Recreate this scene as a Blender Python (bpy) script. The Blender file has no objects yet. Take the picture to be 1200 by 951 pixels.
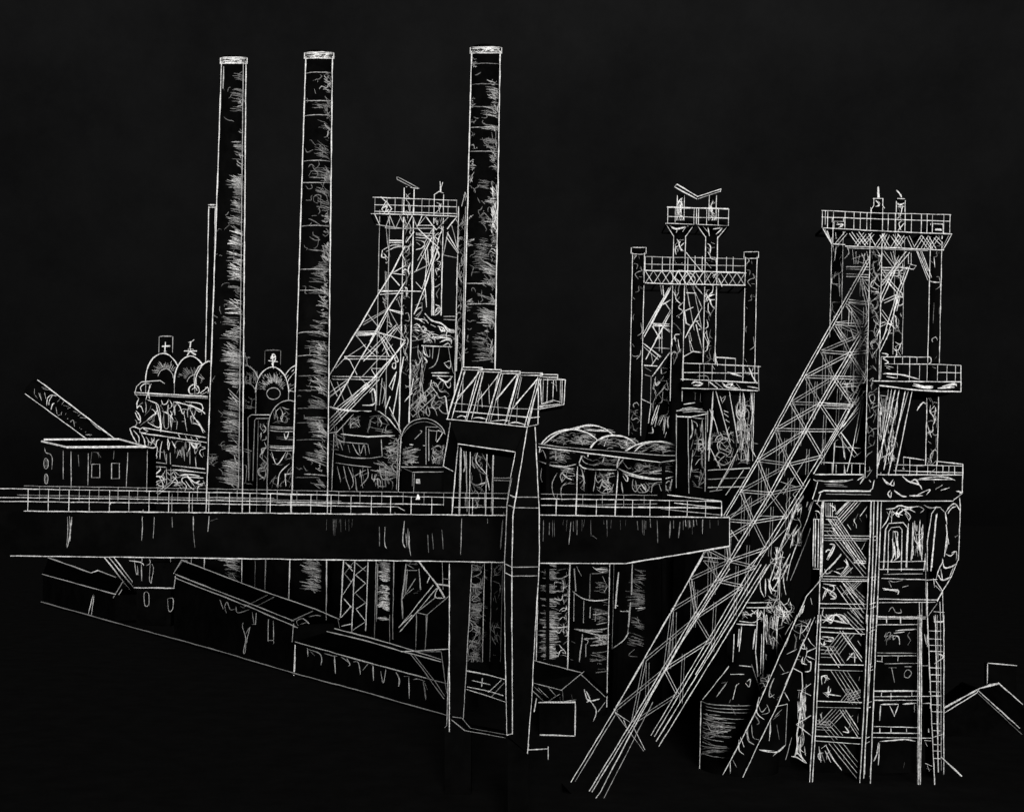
import bpy, math, random
from mathutils import Vector, Matrix
random.seed(7)
WK = .53; F = 1400.0; H = 25.0; A = 0.0215            # focal length in photo pixels, eye height, camera roll
CA, SA = math.cos(A), math.sin(A)
C = bpy.context.scene.collection

def lev(px, py):
    dx, dy = px - 600.0, 600.0 - py
    return dx*CA - dy*SA, dx*SA + dy*CA
def W(px, py, Y):
    a, b = lev(px, py)
    return Vector((a/F*Y, Y, H + b/F*Y))
def GY(px, py):                             # distance of the ground point seen at a pixel
    a, b = lev(px, py)
    return -H*F/b
def XZ(X, Z, Y):                            # world -> pixel
    a, b = X/Y*F, (Z-H)/Y*F
    return 600 + a*CA + b*SA, 600 - (-a*SA + b*CA)

# ---------------------------------------------------------------- materials
def mat(name, lo, hi, scale, rough=0.9, detail=4.0, p0=0.35, p1=0.65, tint=(1, 1, 1), spec=0.0):
    m = bpy.data.materials.new(name); m.use_nodes = True
    nt = m.node_tree; b = nt.nodes['Principled BSDF']
    b.inputs['Roughness'].default_value = rough
    b.inputs['Specular IOR Level'].default_value = spec
    tc = nt.nodes.new('ShaderNodeTexCoord'); n = nt.nodes.new('ShaderNodeTexNoise')
    n.inputs['Scale'].default_value = scale; n.inputs['Detail'].default_value = detail
    n.inputs['Roughness'].default_value = 0.7
    r = nt.nodes.new('ShaderNodeValToRGB')
    r.color_ramp.elements[0].position = p0; r.color_ramp.elements[1].position = p1
    r.color_ramp.elements[0].color = (lo*tint[0], lo*tint[1], lo*tint[2], 1)
    r.color_ramp.elements[1].color = (hi*tint[0], hi*tint[1], hi*tint[2], 1)
    nt.links.new(tc.outputs['Object'], n.inputs['Vector'])
    nt.links.new(n.outputs['Fac'], r.inputs['Fac']); nt.links.new(r.outputs['Color'], b.inputs['Base Color'])
    return m
BODY = mat('soot_black_steel', .0013, .0028, .25)
BRIGHT = mat('white_chalk_edge', .26, .92, 4.5, p0=.33, p1=.60)
MID = mat('grey_chalk_edge', .14, .55, 4.5, p0=.32, p1=.62)
FAINT = mat('rubbed_chalk_edge', .05, .26, 4.0, p0=.32, p1=.65)
MATS = [BODY, BRIGHT, MID, FAINT]
GROUND = mat('black_slag_ground', .020, .027, .3)

# ---------------------------------------------------------------- mesh builder
class Node:
    def __init__(s, name, parent=None):
        s.name = name; s.parent = parent; s.kids = []; s.v = []; s.f = []; s.m = []
        if parent: parent.kids.append(s)
        s.label = s.cat = s.group = s.kind = None; s.loc = Vector((0, 0, 0))
    def part(s, name, label=None):
        p = Node(name, s); p.label = label; return p
    # --- solids
    def face(s, idx, m=0): s.f.append(idx); s.m.append(m)
    def hexa(s, a, b, m=0):                 # two matching polygons joined into a solid
        n = len(a); o = len(s.v); s.v += [Vector(p) for p in a] + [Vector(p) for p in b]
        s.face([o+i for i in range(n)], m); s.face([o+n+i for i in reversed(range(n))], m)
        for i in range(n):
            j = (i+1) % n; s.face([o+j, o+i, o+n+i, o+n+j], m)
    def prism(s, pts, Y0, Y1, m=0):         # outline at distance Y0 pushed back to Y1 at its real size
        a = [W(x, y, Y0) for x, y in pts]; b = [Vector((p.x, Y1, p.z)) for p in a]
        s.hexa(a, b, m)
    def rings(s, rs, n=28, m=0):            # list of (cx,cy,z,r)
        o = len(s.v)
        for (cx, cy, z, r) in rs:
            for i in range(n):
                t = 2*math.pi*i/n; s.v.append(Vector((cx+r*math.cos(t), cy+r*math.sin(t), z)))
        for k in range(len(rs)-1):
            for i in range(n):
                j = (i+1) % n; s.face([o+k*n+i, o+k*n+j, o+(k+1)*n+j, o+(k+1)*n+i], m)
        s.face([o+i for i in reversed(range(n))], m); s.face([o+(len(rs)-1)*n+i for i in range(n)], m)
    # --- bars and marks
    def tube(s, pts, rad, m=1):             # rad: list of radii
        n = len(pts)
        if n < 2: return
        o = len(s.v)
        for i, p in enumerate(pts):
            d = (pts[min(i+1, n-1)] - pts[max(i-1, 0)])
            if d.length < 1e-6: d = Vector((0, 0, 1))
            d.normalize(); u = d.cross(Vector((0, 1, 0)))
            if u.length < .05: u = d.cross(Vector((1, 0, 0)))
            u.normalize(); w = u.cross(d)
            r = rad[i]
            s.v += [p+u*r, p+w*r*.8, p-u*r, p-w*r*.8]
        for k in range(n-1):
            for i in range(4):
                j = (i+1) % 4; s.face([o+k*4+i, o+k*4+j, o+(k+1)*4+j, o+(k+1)*4+i], m)
        s.face([o+3, o+2, o+1, o], m); e = o+(n-1)*4; s.face([e, e+1, e+2, e+3], m)

def cat(pts, n=4):                          # Catmull-Rom
    if len(pts) < 3: return pts
    P = [pts[0]] + list(pts) + [pts[-1]]; out = []
    for i in range(1, len(P)-2):
        for k in range(n):
            t = k/n; a, b, c, d = P[i-1], P[i], P[i+1], P[i+2]
            out.append(tuple(.5*((2*b[q]) + (-a[q]+c[q])*t + (2*a[q]-5*b[q]+4*c[q]-d[q])*t*t + (-a[q]+3*b[q]-3*c[q]+d[q])*t**3) for q in (0, 1)))
    out.append(pts[-1]); return out

def stroke(nd, pts, surf, w=1.7, m=1, taper=False, jit=.22, step=9.0):
    """a hand-drawn line through pixels, laid on the surface surf(px,py) -> distance"""
    pp = []
    for (x0, y0), (x1, y1) in zip(pts, pts[1:]):
        L = math.hypot(x1-x0, y1-y0); k = max(1, int(L/step))
        for i in range(k): pp.append((x0+(x1-x0)*i/k, y0+(y1-y0)*i/k))
    pp.append(pts[-1])
    P = []; R = []; n = len(pp)
    for i, (x, y) in enumerate(pp):
        Y = surf(x, y) if callable(surf) else surf
        j = jit if 0 < i < n-1 else 0
        P.append(W(x+random.uniform(-j, j), y+random.uniform(-j, j), Y))
        t = i/(n-1) if n > 1 else 0
        e = (.35 + .65*min(1, 4*t, 4*(1-t))) if taper else (1 if 0 < i < n-1 else .8)
        R.append(w*WK*(.88 if Y < 122 else 1)*.5*Y/F*e*random.uniform(.55, 1.3))
    nd.tube(P, R, m)

CROP = dict(a=(0, 420, 5.945), b=(150, 380, 4.755), c=(230, 40, 4.755), d=(230, 220, 4.755), e=(380, 200, 4.755),
            f=(330, 380, 4.755), g=(480, 410, 4.755), h=(620, 440, 5.4545), i=(720, 200, 4.755), j=(720, 380, 4.755),
            k=(940, 200, 4.755), l=(940, 380, 4.755), m=(800, 480, 4.755), n=(930, 530, 4.755), o=(920, 720, 4.286),
            p=(660, 660, 3.396), q=(0, 560, 5.282), r=(200, 560, 5.282), s=(400, 560, 5.282), t=(600, 560, 5.282),
            u=(200, 640, 5.282), v=(320, 720, 5.0), w=(500, 720, 5.282), x=(360, 220, 4.755), z=(0, 0, 1.0))
def parse(crop, text):
    x0, y0, s = CROP[crop]
    for t in text.replace('\n', ' ').split('|'):
        t = t.strip()
        if not t: continue
        fl = ''
        while t[0] in '*-_~=+': fl += t[0]; t = t[1:]
        yield fl, [(x0+float(a.split(',')[0])/s, y0+float(a.split(',')[1])/s) for a in t.split()]
def draw(nd, crop, text, surf, names=None, wk=1.0):
    """each polyline: * bold, - grey, _ faint, ~ smooth tapered, = double, + thick"""
    for fl, pts in parse(crop, text):
        w, m = 1.75, 1
        if not set(fl)-{'~'} and random.random() < .35: m = 2; w = 1.6
        if '*' in fl: w = 2.3
        if '+' in fl: w = 3.2
        if '-' in fl: w, m = 1.6, 2
        if '_' in fl: w, m = 1.5, 3
        if '+' in fl: w = max(w, 3.2) if m == 1 else 2.8
        w *= wk
        tgt = nd.part(names) if names else nd
        if '=' in fl:
            (ax, ay), (bx, by) = pts[0], pts[-1]; L = math.hypot(bx-ax, by-ay) or 1
            ox, oy = -(by-ay)/L*1.6, (bx-ax)/L*1.6
            for sgn in (-1, 1): stroke(tgt, [(x+ox*sgn, y+oy*sgn) for x, y in pts], surf, w*.85, m)
        elif '~' in fl: stroke(tgt, cat(pts), surf, w, m, taper=True, jit=.12, step=5)
        else: stroke(tgt, pts, surf, w, m)

class Cyl:
    """upright round body: axis through pixel (px,py) at distance Y, radii in pixels at two heights"""
    def __init__(s, px, ptop, Y, rt, pbot=None, rb=None, zbot=0.0):
        s.Y = Y; s.cx = W(px, ptop, Y).x; s.zt = W(px, ptop, Y).z
        k = Y/F; rb = rt if rb is None else rb
        if pbot is None: s.zb = zbot; s.rt = rt*k; s.rb = rb*k
        else:
            zq = W(s.axis(pbot), pbot, Y).z; s.rt = rt*k; s.zb = zq; s.rb = rb*k
            if zbot is not None and zq > zbot:   # extend with the same taper
                t = (s.zt - zbot)/(s.zt - zq); s.rb = s.rt + (s.rb-s.rt)*t; s.zb = zbot
    def axis(s, py):
        a = s.cx/s.Y*F; dy = 600-py; return 600 + (a + dy*SA)/CA
    def rad(s, py):
        z = W(s.axis(py), py, s.Y).z; t = (s.zt-z)/max(.01, s.zt-s.zb); return s.rt + (s.rb-s.rt)*t
    def __call__(s, px, py, r=None):        # where the sight line meets the shell
        if r is None: r = s.rad(py)
        k = lev(px, py)[0]/F; q = 1+k*k; m = k*s.cx+s.Y; d = m*m-q*(s.cx**2+s.Y**2-r*r)
        return (m-math.sqrt(max(0, d)))/q - .08
    def px(s, u, py): return s.axis(py) + u*s.rad(py)*F/s.Y
    def pyz(s, z): return XZ(s.cx, z, s.Y)[1]
    def body(s, nd, n=28): nd.rings([(s.cx, s.Y, s.zb, s.rb), (s.cx, s.Y, s.zt, s.rt)], n)
    def edge(s, nd, u, p0, p1, w=1.7, m=1, k=1.0):
        stroke(nd, [(s.px(u, p0), p0), (s.px(u, p1), p1)], lambda x, y: s(x, y) - .25*s.rad(y), w*1.12, m, jit=.18)
    def ring(s, nd, py, w=1.5, m=2, sag=0.12, u0=-1, u1=1):
        pts = []
        for i in range(13):
            u = u0+(u1-u0)*i/12; pts.append((s.px(u, py), py - sag*s.rad(py)*F/s.Y*math.sqrt(max(0, 1-u*u))))
        stroke(nd, pts, s, w, m, step=50)
    def ticks(s, nd, p0, p1, n, side=1, u0=.2, u1=.95, tilt=.35, w=1.5, m=2, seed=0):
        """patches of near-parallel brushed strokes that follow the round of the shell"""
        R = random.Random(seed); left = int(n*1.35)
        while left > 0:
            k = min(left, R.randint(2, 9)); left -= k; y = R.uniform(p0, p1); dy = R.uniform(.8, 2.2)
            uo = R.uniform(u1-.3, u1) if R.random() < .35 else u1; ui = R.uniform(u0, (u0+u1)/2); tl = R.uniform(-.1, .8)*tilt; mm = m if R.random() < .6 else 3
            for _ in range(k):
                y += dy*R.uniform(.5, 1.5)
                if y > p1: break
                ua = side*(uo-R.uniform(0, .3)*(R.random() < .6)); ub = side*(ui+R.uniform(-.2, .3)); rp = s.rad(y)*F/s.Y; h = (tl+R.uniform(-.12, .2))*rp*R.uniform(.3, 1.5)
                pts = []
                for q in (0, .33, .66, 1):
                    u = ua+(ub-ua)*q; pts.append((s.px(u, y), y-h*q-.12*rp*math.sqrt(max(0, 1-u*u))+R.uniform(-.5, .5)))
                stroke(nd, cat(pts, 3), s, w*R.uniform(.5, 1.5), mm if R.random() < .8 else 3, taper=True, jit=.25, step=6)
    def squig(s, nd, p0, p1, n, u0=-.8, u1=.8, size=9, w=1.5, m=2, seed=0):
        R = random.Random(seed)
        for _ in range(n):
            py = R.uniform(p0, p1); u = R.uniform(u0, u1); x, y = s.px(u, py), py; pts = [(x, y)]
            a = R.uniform(0, 6.28)
            for k in range(R.randint(2, 4)):
                a += R.uniform(-1.6, 1.6); L = size*R.uniform(.4, 1)
                x2, y2 = x+L*math.cos(a), y+L*math.sin(a)
                if abs((x2-s.axis(y2))*s.Y/F) > .95*s.rad(y2) or not p0 < y2 < p1: continue
                x, y = x2, y2; pts.append((x, y))
            if len(pts) > 1: stroke(nd, cat(pts), s, w*R.uniform(.7, 1.3), m if R.random() < .6 else 3, taper=True, jit=.2, step=6)

class Rev:
    """sight line against a body of revolution: profile = [(z, r), ...] from top to bottom"""
    def __init__(s, cx, Y, prof, eps=.12): s.cx, s.Y, s.p, s.eps = cx, Y, prof, eps; s.R = max(r for z, r in prof)
    def r(s, z):
        p = s.p
        if z > p[0][0]: return -1
        for (z0, r0), (z1, r1) in zip(p, p[1:]):
            if z >= z1: return r0+(r1-r0)*(z0-z)/max(1e-6, z0-z1)
        return p[-1][1]
    def __call__(s, px, py):
        a, b = lev(px, py); k = a/F; m = b/F; t0 = (k*s.cx+s.Y)/(1+k*k); t = t0-s.R*1.05; dt = s.R*1.05/36; pt = t
        for _ in range(37):
            rr = s.r(H+m*t)
            if rr > 0 and (k*t-s.cx)**2+(t-s.Y)**2 <= rr*rr:
                lo, hi = pt, t
                for _ in range(6):
                    q = (lo+hi)/2; rr = s.r(H+m*q)
                    if rr > 0 and (k*q-s.cx)**2+(q-s.Y)**2 <= rr*rr: hi = q
                    else: lo = q
                return lo-s.eps
            pt = t; t += dt
        return t0-s.eps
def ell(zs, zt, R, n=12): return [(zs+(zt-zs)*math.sin(math.pi/2*i/n), R*math.cos(math.pi/2*i/n)) for i in range(n, -1, -1)]
def squigs(nd, poly, surf, n, size=9, w=1.5, ms=(1, 2, 2, 3), seed=0, vert=0.0):
    """loose marks inside a pixel box poly=(x0,y0,x1,y1)"""
    R = random.Random(seed); x0, y0, x1, y1 = poly
    for _ in range(n):
        x, y = R.uniform(x0, x1), R.uniform(y0, y1); pts = [(x, y)]; a = R.uniform(0, 6.28)
        for k in range(R.randint(1, 4)):
            a += R.uniform(-1.5, 1.5)
            if R.random() < vert: a = R.choice([math.pi/2, -math.pi/2]) + R.uniform(-.2, .2)
            L = size*R.uniform(.4, 1); xx, yy = x+L*math.cos(a), y+L*math.sin(a)
            if x0 <= xx <= x1 and y0 <= yy <= y1: x, y = xx, yy; pts.append((x, y))
        if len(pts) > 1: stroke(nd, cat(pts), surf, w*R.uniform(.7, 1.3), R.choice(ms), taper=True, jit=.15, step=6)

def grating(nd, a, depth, n=9):
    """open floor: front and back beams with joists between"""
    off = Vector((0, depth, 0)); a0, a1, a2, a3 = a
    for o_ in (Vector((0, 0, 0)), off): nd.hexa([a0+o_, a1+o_, a2+o_, a3+o_], [q+o_+Vector((0, .25, 0)) for q in (a0, a1, a2, a3)])
    for i in range(n+1):
        p = a0.lerp(a1, i/n); q = a3.lerp(a2, i/n); d = (a1-a0).normalized()*.06
        nd.hexa([p-d, p+d, q+d, q-d], [v+off for v in (p-d, p+d, q+d, q-d)])
THINGS = []
def thing(name, label, catg, px, Y, group=None, kind=None, z=0.0):
    n = Node(name); n.label = label; n.cat = catg; n.group = group; n.kind = kind
    n.loc = Vector((W(px, 600, Y).x, Y, z)); THINGS.append(n); return n

def column(nd, px, ptop, Y, r, pbot=None, w=1.6, m=1, name='column', cap=False, zbot=0.0, seed=0, marks=6, rb=None, show=None):
    """round steel column with bright edges; returns (part, surface)"""
    p = nd.part(name); c = Cyl(px, ptop, Y, r, pbot, rb, zbot if pbot is None else None); c.body(p, 16)
    q = show if show else (pbot if pbot is not None else c.pyz(0.0)-4)
    for u in (-.97, .97): c.edge(p, u, ptop, q, w, m)
    if cap:
        k = p.part('cap'); cc = Cyl(px, ptop-1, Y, r*1.25, ptop+6, None, None); cc.body(k, 16)
        for u in (-.97, .97): cc.edge(k, u, ptop-1, ptop+6, w, m)
        cc.ring(k, ptop-1, w, m, 0); cc.ring(k, ptop+6, w, m, -.1)
    if marks: c.squig(p, ptop+6, q, marks, size=7, seed=seed+11)
    return p, c

def rails(nd, lines, posts, Y, w=1.4, m=1, pw=1.3, pm=1, name='railing'):
    """railing part: lines = pixel polylines, posts = (x, ytop, ybot)"""
    r = nd.part(name)
    for pl in lines: stroke(r, pl, Y, w, m)
    for (x, y0, y1) in posts:
        stroke(r.part('post'), [(x, y0), (x-(y1-y0)*SA, y1)], Y, pw, pm)
    return r
def lerp(pl, x):
    for (x0, y0), (x1, y1) in zip(pl, pl[1:]):
        if x <= x1 or (x1, y1) == pl[-1]: return y0+(y1-y0)*(x-x0)/(x1-x0)

def emit():
    for t in THINGS:
        def mk(n, root, par, lvl):
            if n.v:
                me = bpy.data.meshes.new(n.name); me.from_pydata([tuple(v-root.loc) for v in n.v], [], n.f)
                ms = MATS if n.kind != 'structure' else [GROUND] + MATS[1:]
                for m_ in ms: me.materials.append(m_)
                me.polygons.foreach_set('material_index', n.m); me.update()
                o = bpy.data.objects.new(n.name, me)
            else: o = bpy.data.objects.new(n.name, None)
            C.objects.link(o)
            if par: o.parent = par
            else:
                o.location = n.loc
                if n.cat: o['category'] = n.cat
                if n.group: o['group'] = n.group
            if n.label: o['label'] = n.label
            if n.kind: o['kind'] = n.kind
            for k in n.kids: mk(k, root, o, lvl+1)
        mk(t, t, None, 0)
# ================================================================ ground
g = Node('ground'); g.kind = 'structure'; g.label = 'black unlit ground of the works'; THINGS.append(g)
g.v = [Vector((-6000, -200, 0)), Vector((6000, -200, 0)), Vector((6000, 9000, 0)), Vector((-6000, 9000, 0))]; g.face([0, 1, 2, 3])

# ================================================================ three tall smokestacks
def stack(label, ptop, px, rt, pref, rb, seed, lad):
    t = thing('smokestack', label, 'smokestack', px, 240, 'tall round smokestacks')
    s = t.part('shaft'); c = Cyl(px, ptop+3.5, 240, rt, pref, rb, 0.0); c.body(s, 40)
    ybase = c.pyz(0.0)
    for u in (-.975, .975): c.edge(s, u, ptop+4, ybase, 2.1, 1)
    if lad: c.edge(s, lad, ptop+6, 572, 1.4, 2)
    cp = t.part('cap'); r = rt
    k = Cyl(px, ptop+2.6, 240, rt*1.07, ptop+8, rt*1.07, None); k.body(cp, 40)
    for q in (ptop, ptop+1.5, ptop+7): k.ring(cp, q, 2.3, 1, .05)
    for u in (-1, 1): k.edge(cp, u, ptop, ptop+7, 2.3, 1)
    k.squig(cp, ptop+1, ptop+6.8, 60, size=8, w=2.2, m=1, seed=seed)
    return t, s, c
# first
t, s, c = stack('left of the three tall smokestacks, beside the thin pipe, heavily scratched down its right side', 68, 274, 14.6, 575, 21.5, 1, .76)
c.edge(s, -.8, 78, 104, 2.0, 2)
for a, b, n, u0, m, seed in ((80, 150, 12, .2, 2, 1), (150, 215, 20, .1, 2, 2), (208, 262, 44, .05, 2, 3), (262, 330, 62, -.15, 1, 4), (330, 352, 12, -.2, 3, 5), (350, 372, 16, -.2, 1, 6),
                              (372, 400, 12, -.5, 3, 7), (395, 440, 34, -.3, 2, 8), (436, 510, 46, -.25, 2, 9), (520, 574, 46, -.1, 2, 10)):
    c.ticks(s, a, b, n, 1, u0, .9, .35, 1.5, m, seed)
c.ticks(s, 240, 575, 22, -1, .5, .95, -.3, 1.3, 3, 11)
c.ticks(s, 655, 694, 34, 1, -.2, .9, .2, 1.5, 2, 12)
for (a, b, n, m, sd) in ((85, 200, 26, 3, 61), (200, 400, 50, 2, 62), (400, 574, 44, 2, 63)): c.ticks(s, a, b, n, 1, -.3, .93, .3, 1.3, m, sd)
c.squig(s, 80, 574, 34, -.9, .8, 5, w=1.3, m=3, seed=64)
# second
t, s, c = stack('middle smokestack, with thin rings round its upper shaft', 62, 374, 16, 575, 21.3, 2, None)
for py, sg in ((87, .15), (118, 0), (137, .15), (190, .12), (266, .1), (214, 0), (316, .05), (340, 0), (392, .18), (418, .1)):
    c.ring(s, py, 1.6, 2, sg, -.9, .9)
for a, b, n, u0, m, seed in ((75, 112, 18, .5, 2, 21), (112, 150, 22, .55, 1, 22), (150, 215, 26, .45, 2, 23), (215, 316, 50, .5, 2, 24), (316, 385, 52, .25, 2, 25),
                              (385, 440, 30, 0, 2, 26), (440, 575, 66, .1, 2, 27)):
    c.ticks(s, a, b, n, 1, u0, .93, .4, 1.5, m, seed)
c.squig(s, 92, 112, 5, -.4, .2, 6, seed=5); c.squig(s, 190, 300, 14, -.6, .4, 8, m=3, seed=6)
for py in (441, 458, 479, 496, 516, 560): c.ring(s, py, 1.4, 3, .05, -.8, .5)
c.ticks(s, 655, 697, 44, 1, -.3, .7, .2, 1.8, 2, 28)
for (a, b, n, m, sd) in ((120, 300, 40, 3, 65), (300, 440, 40, 3, 66), (440, 574, 44, 2, 67)): c.ticks(s, a, b, n, 1, -.4, .93, .3, 1.3, m, sd)
c.squig(s, 72, 574, 34, -.9, .8, 5, w=1.3, m=3, seed=68)
# third
t, s, c = stack('right-hand smokestack, tallest of the three, rising behind the lattice crane house', 56, 569.5, 17.2, 425, 18.9, 3, None)
for py, sg in ((76, .1), (100, .1), (125, 0), (150, .05), (178, .05), (358, .12), (332, 0)): c.ring(s, py, 1.7, 2 if py > 130 else 3, sg, -.95, .95)
for a, b, n, u0, m, seed in ((66, 135, 30, .45, 2, 31), (135, 200, 34, .5, 2, 32), (198, 300, 70, .6, 1, 33), (300, 345, 20, .4, 2, 34), (345, 426, 30, .55, 2, 35)):
    c.ticks(s, a, b, n, 1, u0, .93, .7, 1.5, m, seed)
c.ticks(s, 66, 200, 34, -1, .55, .95, -.2, 1.5, 2, 36); c.ticks(s, 200, 425, 26, -1, .6, .95, .5, 1.6, 2, 37)
c.squig(s, 62, 425, 40, -.9, .8, 5, w=1.4, m=3, seed=69); c.ticks(s, 66, 425, 110, 1, -.1, .95, .25, 1.4, 2, 70); c.ticks(s, 66, 425, 60, 1, -.5, .5, .1, 1.2, 3, 71)
c.ticks(s, 660, 790, 60, 1, -.4, .8, .7, 1.5, 2, 38)

# thin pipe beside the first stack
t = thing('vent_pipe', 'thin pipe with a small flat cap standing just left of the leftmost smokestack', 'pipe', 248.5, 282)
p, c = column(t, 248.6, 242, 282, 4.0, w=1.6, marks=0, name='shaft')
k = t.part('cap'); cc = Cyl(248.8, 239.5, 282, 4.6, 243, None, None); cc.body(k, 12); cc.ring(k, 240, 2.4, 1, 0); cc.ring(k, 243, 1.6, 1, 0)

# ================================================================ left battery of hot stoves
def stove(label, px, ptop, r, Y, body=None, seed=0, group='domed hot stoves behind the smokestacks', arch=None, flange=None, ysp=None):
    """domed upright stove: ptop = crown pixel, ysp = springing pixel"""
    t = thing('hot_stove', label, 'hot stove', px, Y, group)
    ysp = ysp or ptop + r*1.15
    b = t.part('shell'); c = Cyl(px, ysp, Y, r, None, None, 0.0); c.body(b, 32)
    for u in (-.98, .98): c.edge(b, u, ysp, 790, 1.3, 2)
    d = t.part('dome'); k = Y/F; R = r*k; zt = W(px, ptop, Y).z; zs = c.zt; hh = zt-zs
    d.rings([(c.cx, Y, zs+hh*math.sin(a), max(.05, R*math.cos(a))) for a in [math.pi/2*i/10 for i in range(11)]], 32)
    ds = Rev(c.cx, Y, ell(zs, zt, R)+[(0, R)])
    pts = [(c.axis(ysp)+r*math.cos(a), ysp-(ysp-ptop)*math.sin(a)) for a in [math.pi*i/16 for i in range(17)]]
    stroke(d, pts, lambda x, y: Y-.75*R, 2.4, 1, step=40)
    return t, b, d, c, ds
def rays(d, cx, cy, r0, r1, n, surf, a0=20, a1=160, seed=0, m=2):
    R = random.Random(seed)
    for i in range(n):
        a = math.radians(a0+(a1-a0)*(i+R.random()*.6)/n); q0 = r0*R.uniform(1, 1.3); q1 = r1*R.uniform(.7, 1.05)
        stroke(d, [(cx+q0*math.cos(a), cy-q0*math.sin(a)), (cx+q1*math.cos(a+.08), cy-q1*math.sin(a+.08))], surf, 1.6, m, taper=True)
def arc(d, cx, cy, rx, ry, a0, a1, surf, w=1.5, m=2, n=14):
    stroke(d, [(cx+rx*math.cos(math.radians(a0+(a1-a0)*i/n)), cy-ry*math.sin(math.radians(a0+(a1-a0)*i/n))) for i in range(n+1)], surf, w, m, step=40)
def vent(t, x0, y0, x1, y1, Y, m=2):
    v = t.part('vent'); cx = (x0+x1)/2; c = Cyl(cx, y0, Y, (x1-x0)/2, y1+8, None, None); c.body(v, 12)
    for u in (-1, 1): c.edge(v, u, y0, y1, 1.4, m)
    c.ring(v, y0, 2.0, m, .1); return v, c
S = {}
t, b, d, c, ds = stove('leftmost domed hot stove, wearing a tall vent with a cross', 191, 414, 20.5, 270, seed=1, ysp=446)
rays(d, 194, 440, 8, 18, 22, ds, 30, 165, 1, 1); arc(d, 194, 443, 9, 11, 0, 170, ds); S[1] = (t, b, c)
v, vc = vent(t, 186.5, 394.5, 202.5, 413, 270); draw(v, 'b', '+190,122 235,120 | 208,98 208,130 | +206,125 206,158 | 198,150 216,150', lambda x, y: 268.2)
t, b, d, c, ds = stove('second domed hot stove from the left, with a star-shaped valve on its crown', 223, 417, 19, 266, seed=2, ysp=449)
rays(d, 226, 446, 7, 18, 20, ds, 20, 165, 2, 2); arc(d, 228, 450, 9, 11, 20, 165, ds); S[2] = (t, b, c)
v, vc = vent(t, 220.5, 409, 226.5, 417, 266); draw(v, 'b', '+345,130 350,95 | 350,100 368,85 | 338,100 350,98 | *+312,148 384,148 | +330,172 345,150 378,170 | 345,150 350,135', lambda x, y: 264.8)
t, b, d, c, ds = stove('third domed hot stove from the left, half hidden by the leftmost smokestack', 247, 423, 19, 262, seed=3, ysp=455)
rays(d, 243, 450, 6, 18, 8, ds, 120, 175, 3, 1); draw(d, 'b', '=455,205 400,240 375,285 375,330 | *~375,385 345,385 340,355 365,335 392,350 395,380 375,385 | ~355,365 375,350 385,370 | *~400,385 425,365 445,345 | *~400,395 440,375 | ~430,350 448,355 445,385', ds); S[3] = (t, b, c)
t, b, d, c, ds = stove('domed hot stove with a star valve, just right of the leftmost smokestack', 287, 428, 18.5, 262, seed=4, ysp=462)
arc(d, 287, 461, 13, 13, 20, 120, ds, 2.0, 1); S[4] = (t, b, c)
squigs(d, (286, 434, 302, 450), ds, 22, 9, vert=.6, seed=44)
v, vc = vent(t, 282.5, 421, 288.5, 430, 262); draw(v, 'b', '+640,150 660,190 665,225 | +640,185 680,183 | 655,155 645,185 | *640,220 668,225', lambda x, y: 260.8)
t, b, d, c, ds = stove('domed hot stove with a boxed vent and cross, between the two left smokestacks', 319, 430, 19.5, 258, seed=5, ysp=460)
rays(d, 320, 458, 9, 22, 40, ds, 10, 170, 5, 1); rays(d, 320, 458, 9, 22, 30, ds, 10, 170, 6, 2); arc(d, 320.5, 461, 8, 7, 0, 360, ds); S[5] = (t, b, c)
v, vc = vent(t, 310.5, 411, 329, 427, 258, 3); draw(v, 'b', '*+805,165 808,240 | *782,202 835,208 | +795,190 820,180 | ~*795,185 812,165 822,185 812,215 | +800,215 812,245', lambda x, y: 255.9)
t, b, d, c, ds = stove('domed hot stove mostly behind the middle smokestack', 349, 428, 19, 262, seed=6, ysp=460)
draw(d, 'b', '=930,255 890,300 870,355 | ~900,345 925,335 | ~870,395 895,370 925,375 | ~880,380 925,350', ds); S[6] = (t, b, c)

for q in (2, 4, 6): S[q][2].squig(S[q][1], 470, 480, 3, seed=q)
# pipework frame in front of the left stoves
t = thing('pipe_gallery', 'tangle of pipes and gallery decks across the front of the left hot stoves', 'pipework', 200, 257)
b = t.part('duct_wall'); b.prism([(158, 466), (186, 462), (246, 468), (246, 578), (178, 578), (168, 545), (158, 520), (157, 490)], 257, 259)
sf = 256.8
dk = t.part('deck'); dk.prism([(158, 460), (243, 465), (243, 469), (160, 464)], 254, 257); draw(dk, 'b', '*35,378 445,402 | 35,390 445,412 | 35,378 60,415 | 40,375 48,345 75,320 180,312 205,330 | ~75,375 70,350 95,330 120,330 | ~100,420 110,380 130,330 | ~120,415 115,380 122,335', 253.8)
dk = t.part('deck'); dk.prism([(160, 502), (243, 514), (243, 519), (162, 507)], 254, 257); draw(dk, 'b', '65,585 80,575 435,630 | *75,605 440,658 | 65,585 65,600 95,605 110,595 85,580 | 280,612 290,630 | 320,620 330,640 | 350,625 358,640 | 380,630 390,645', 253.8)
dk = t.part('deck'); dk.prism([(175, 541), (243, 549), (243, 553), (175, 544)], 254, 257); draw(dk, 'b', '-125,765 215,775 | 245,785 430,805 | *250,808 435,828 | -130,790 210,795', 253.8)
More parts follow.
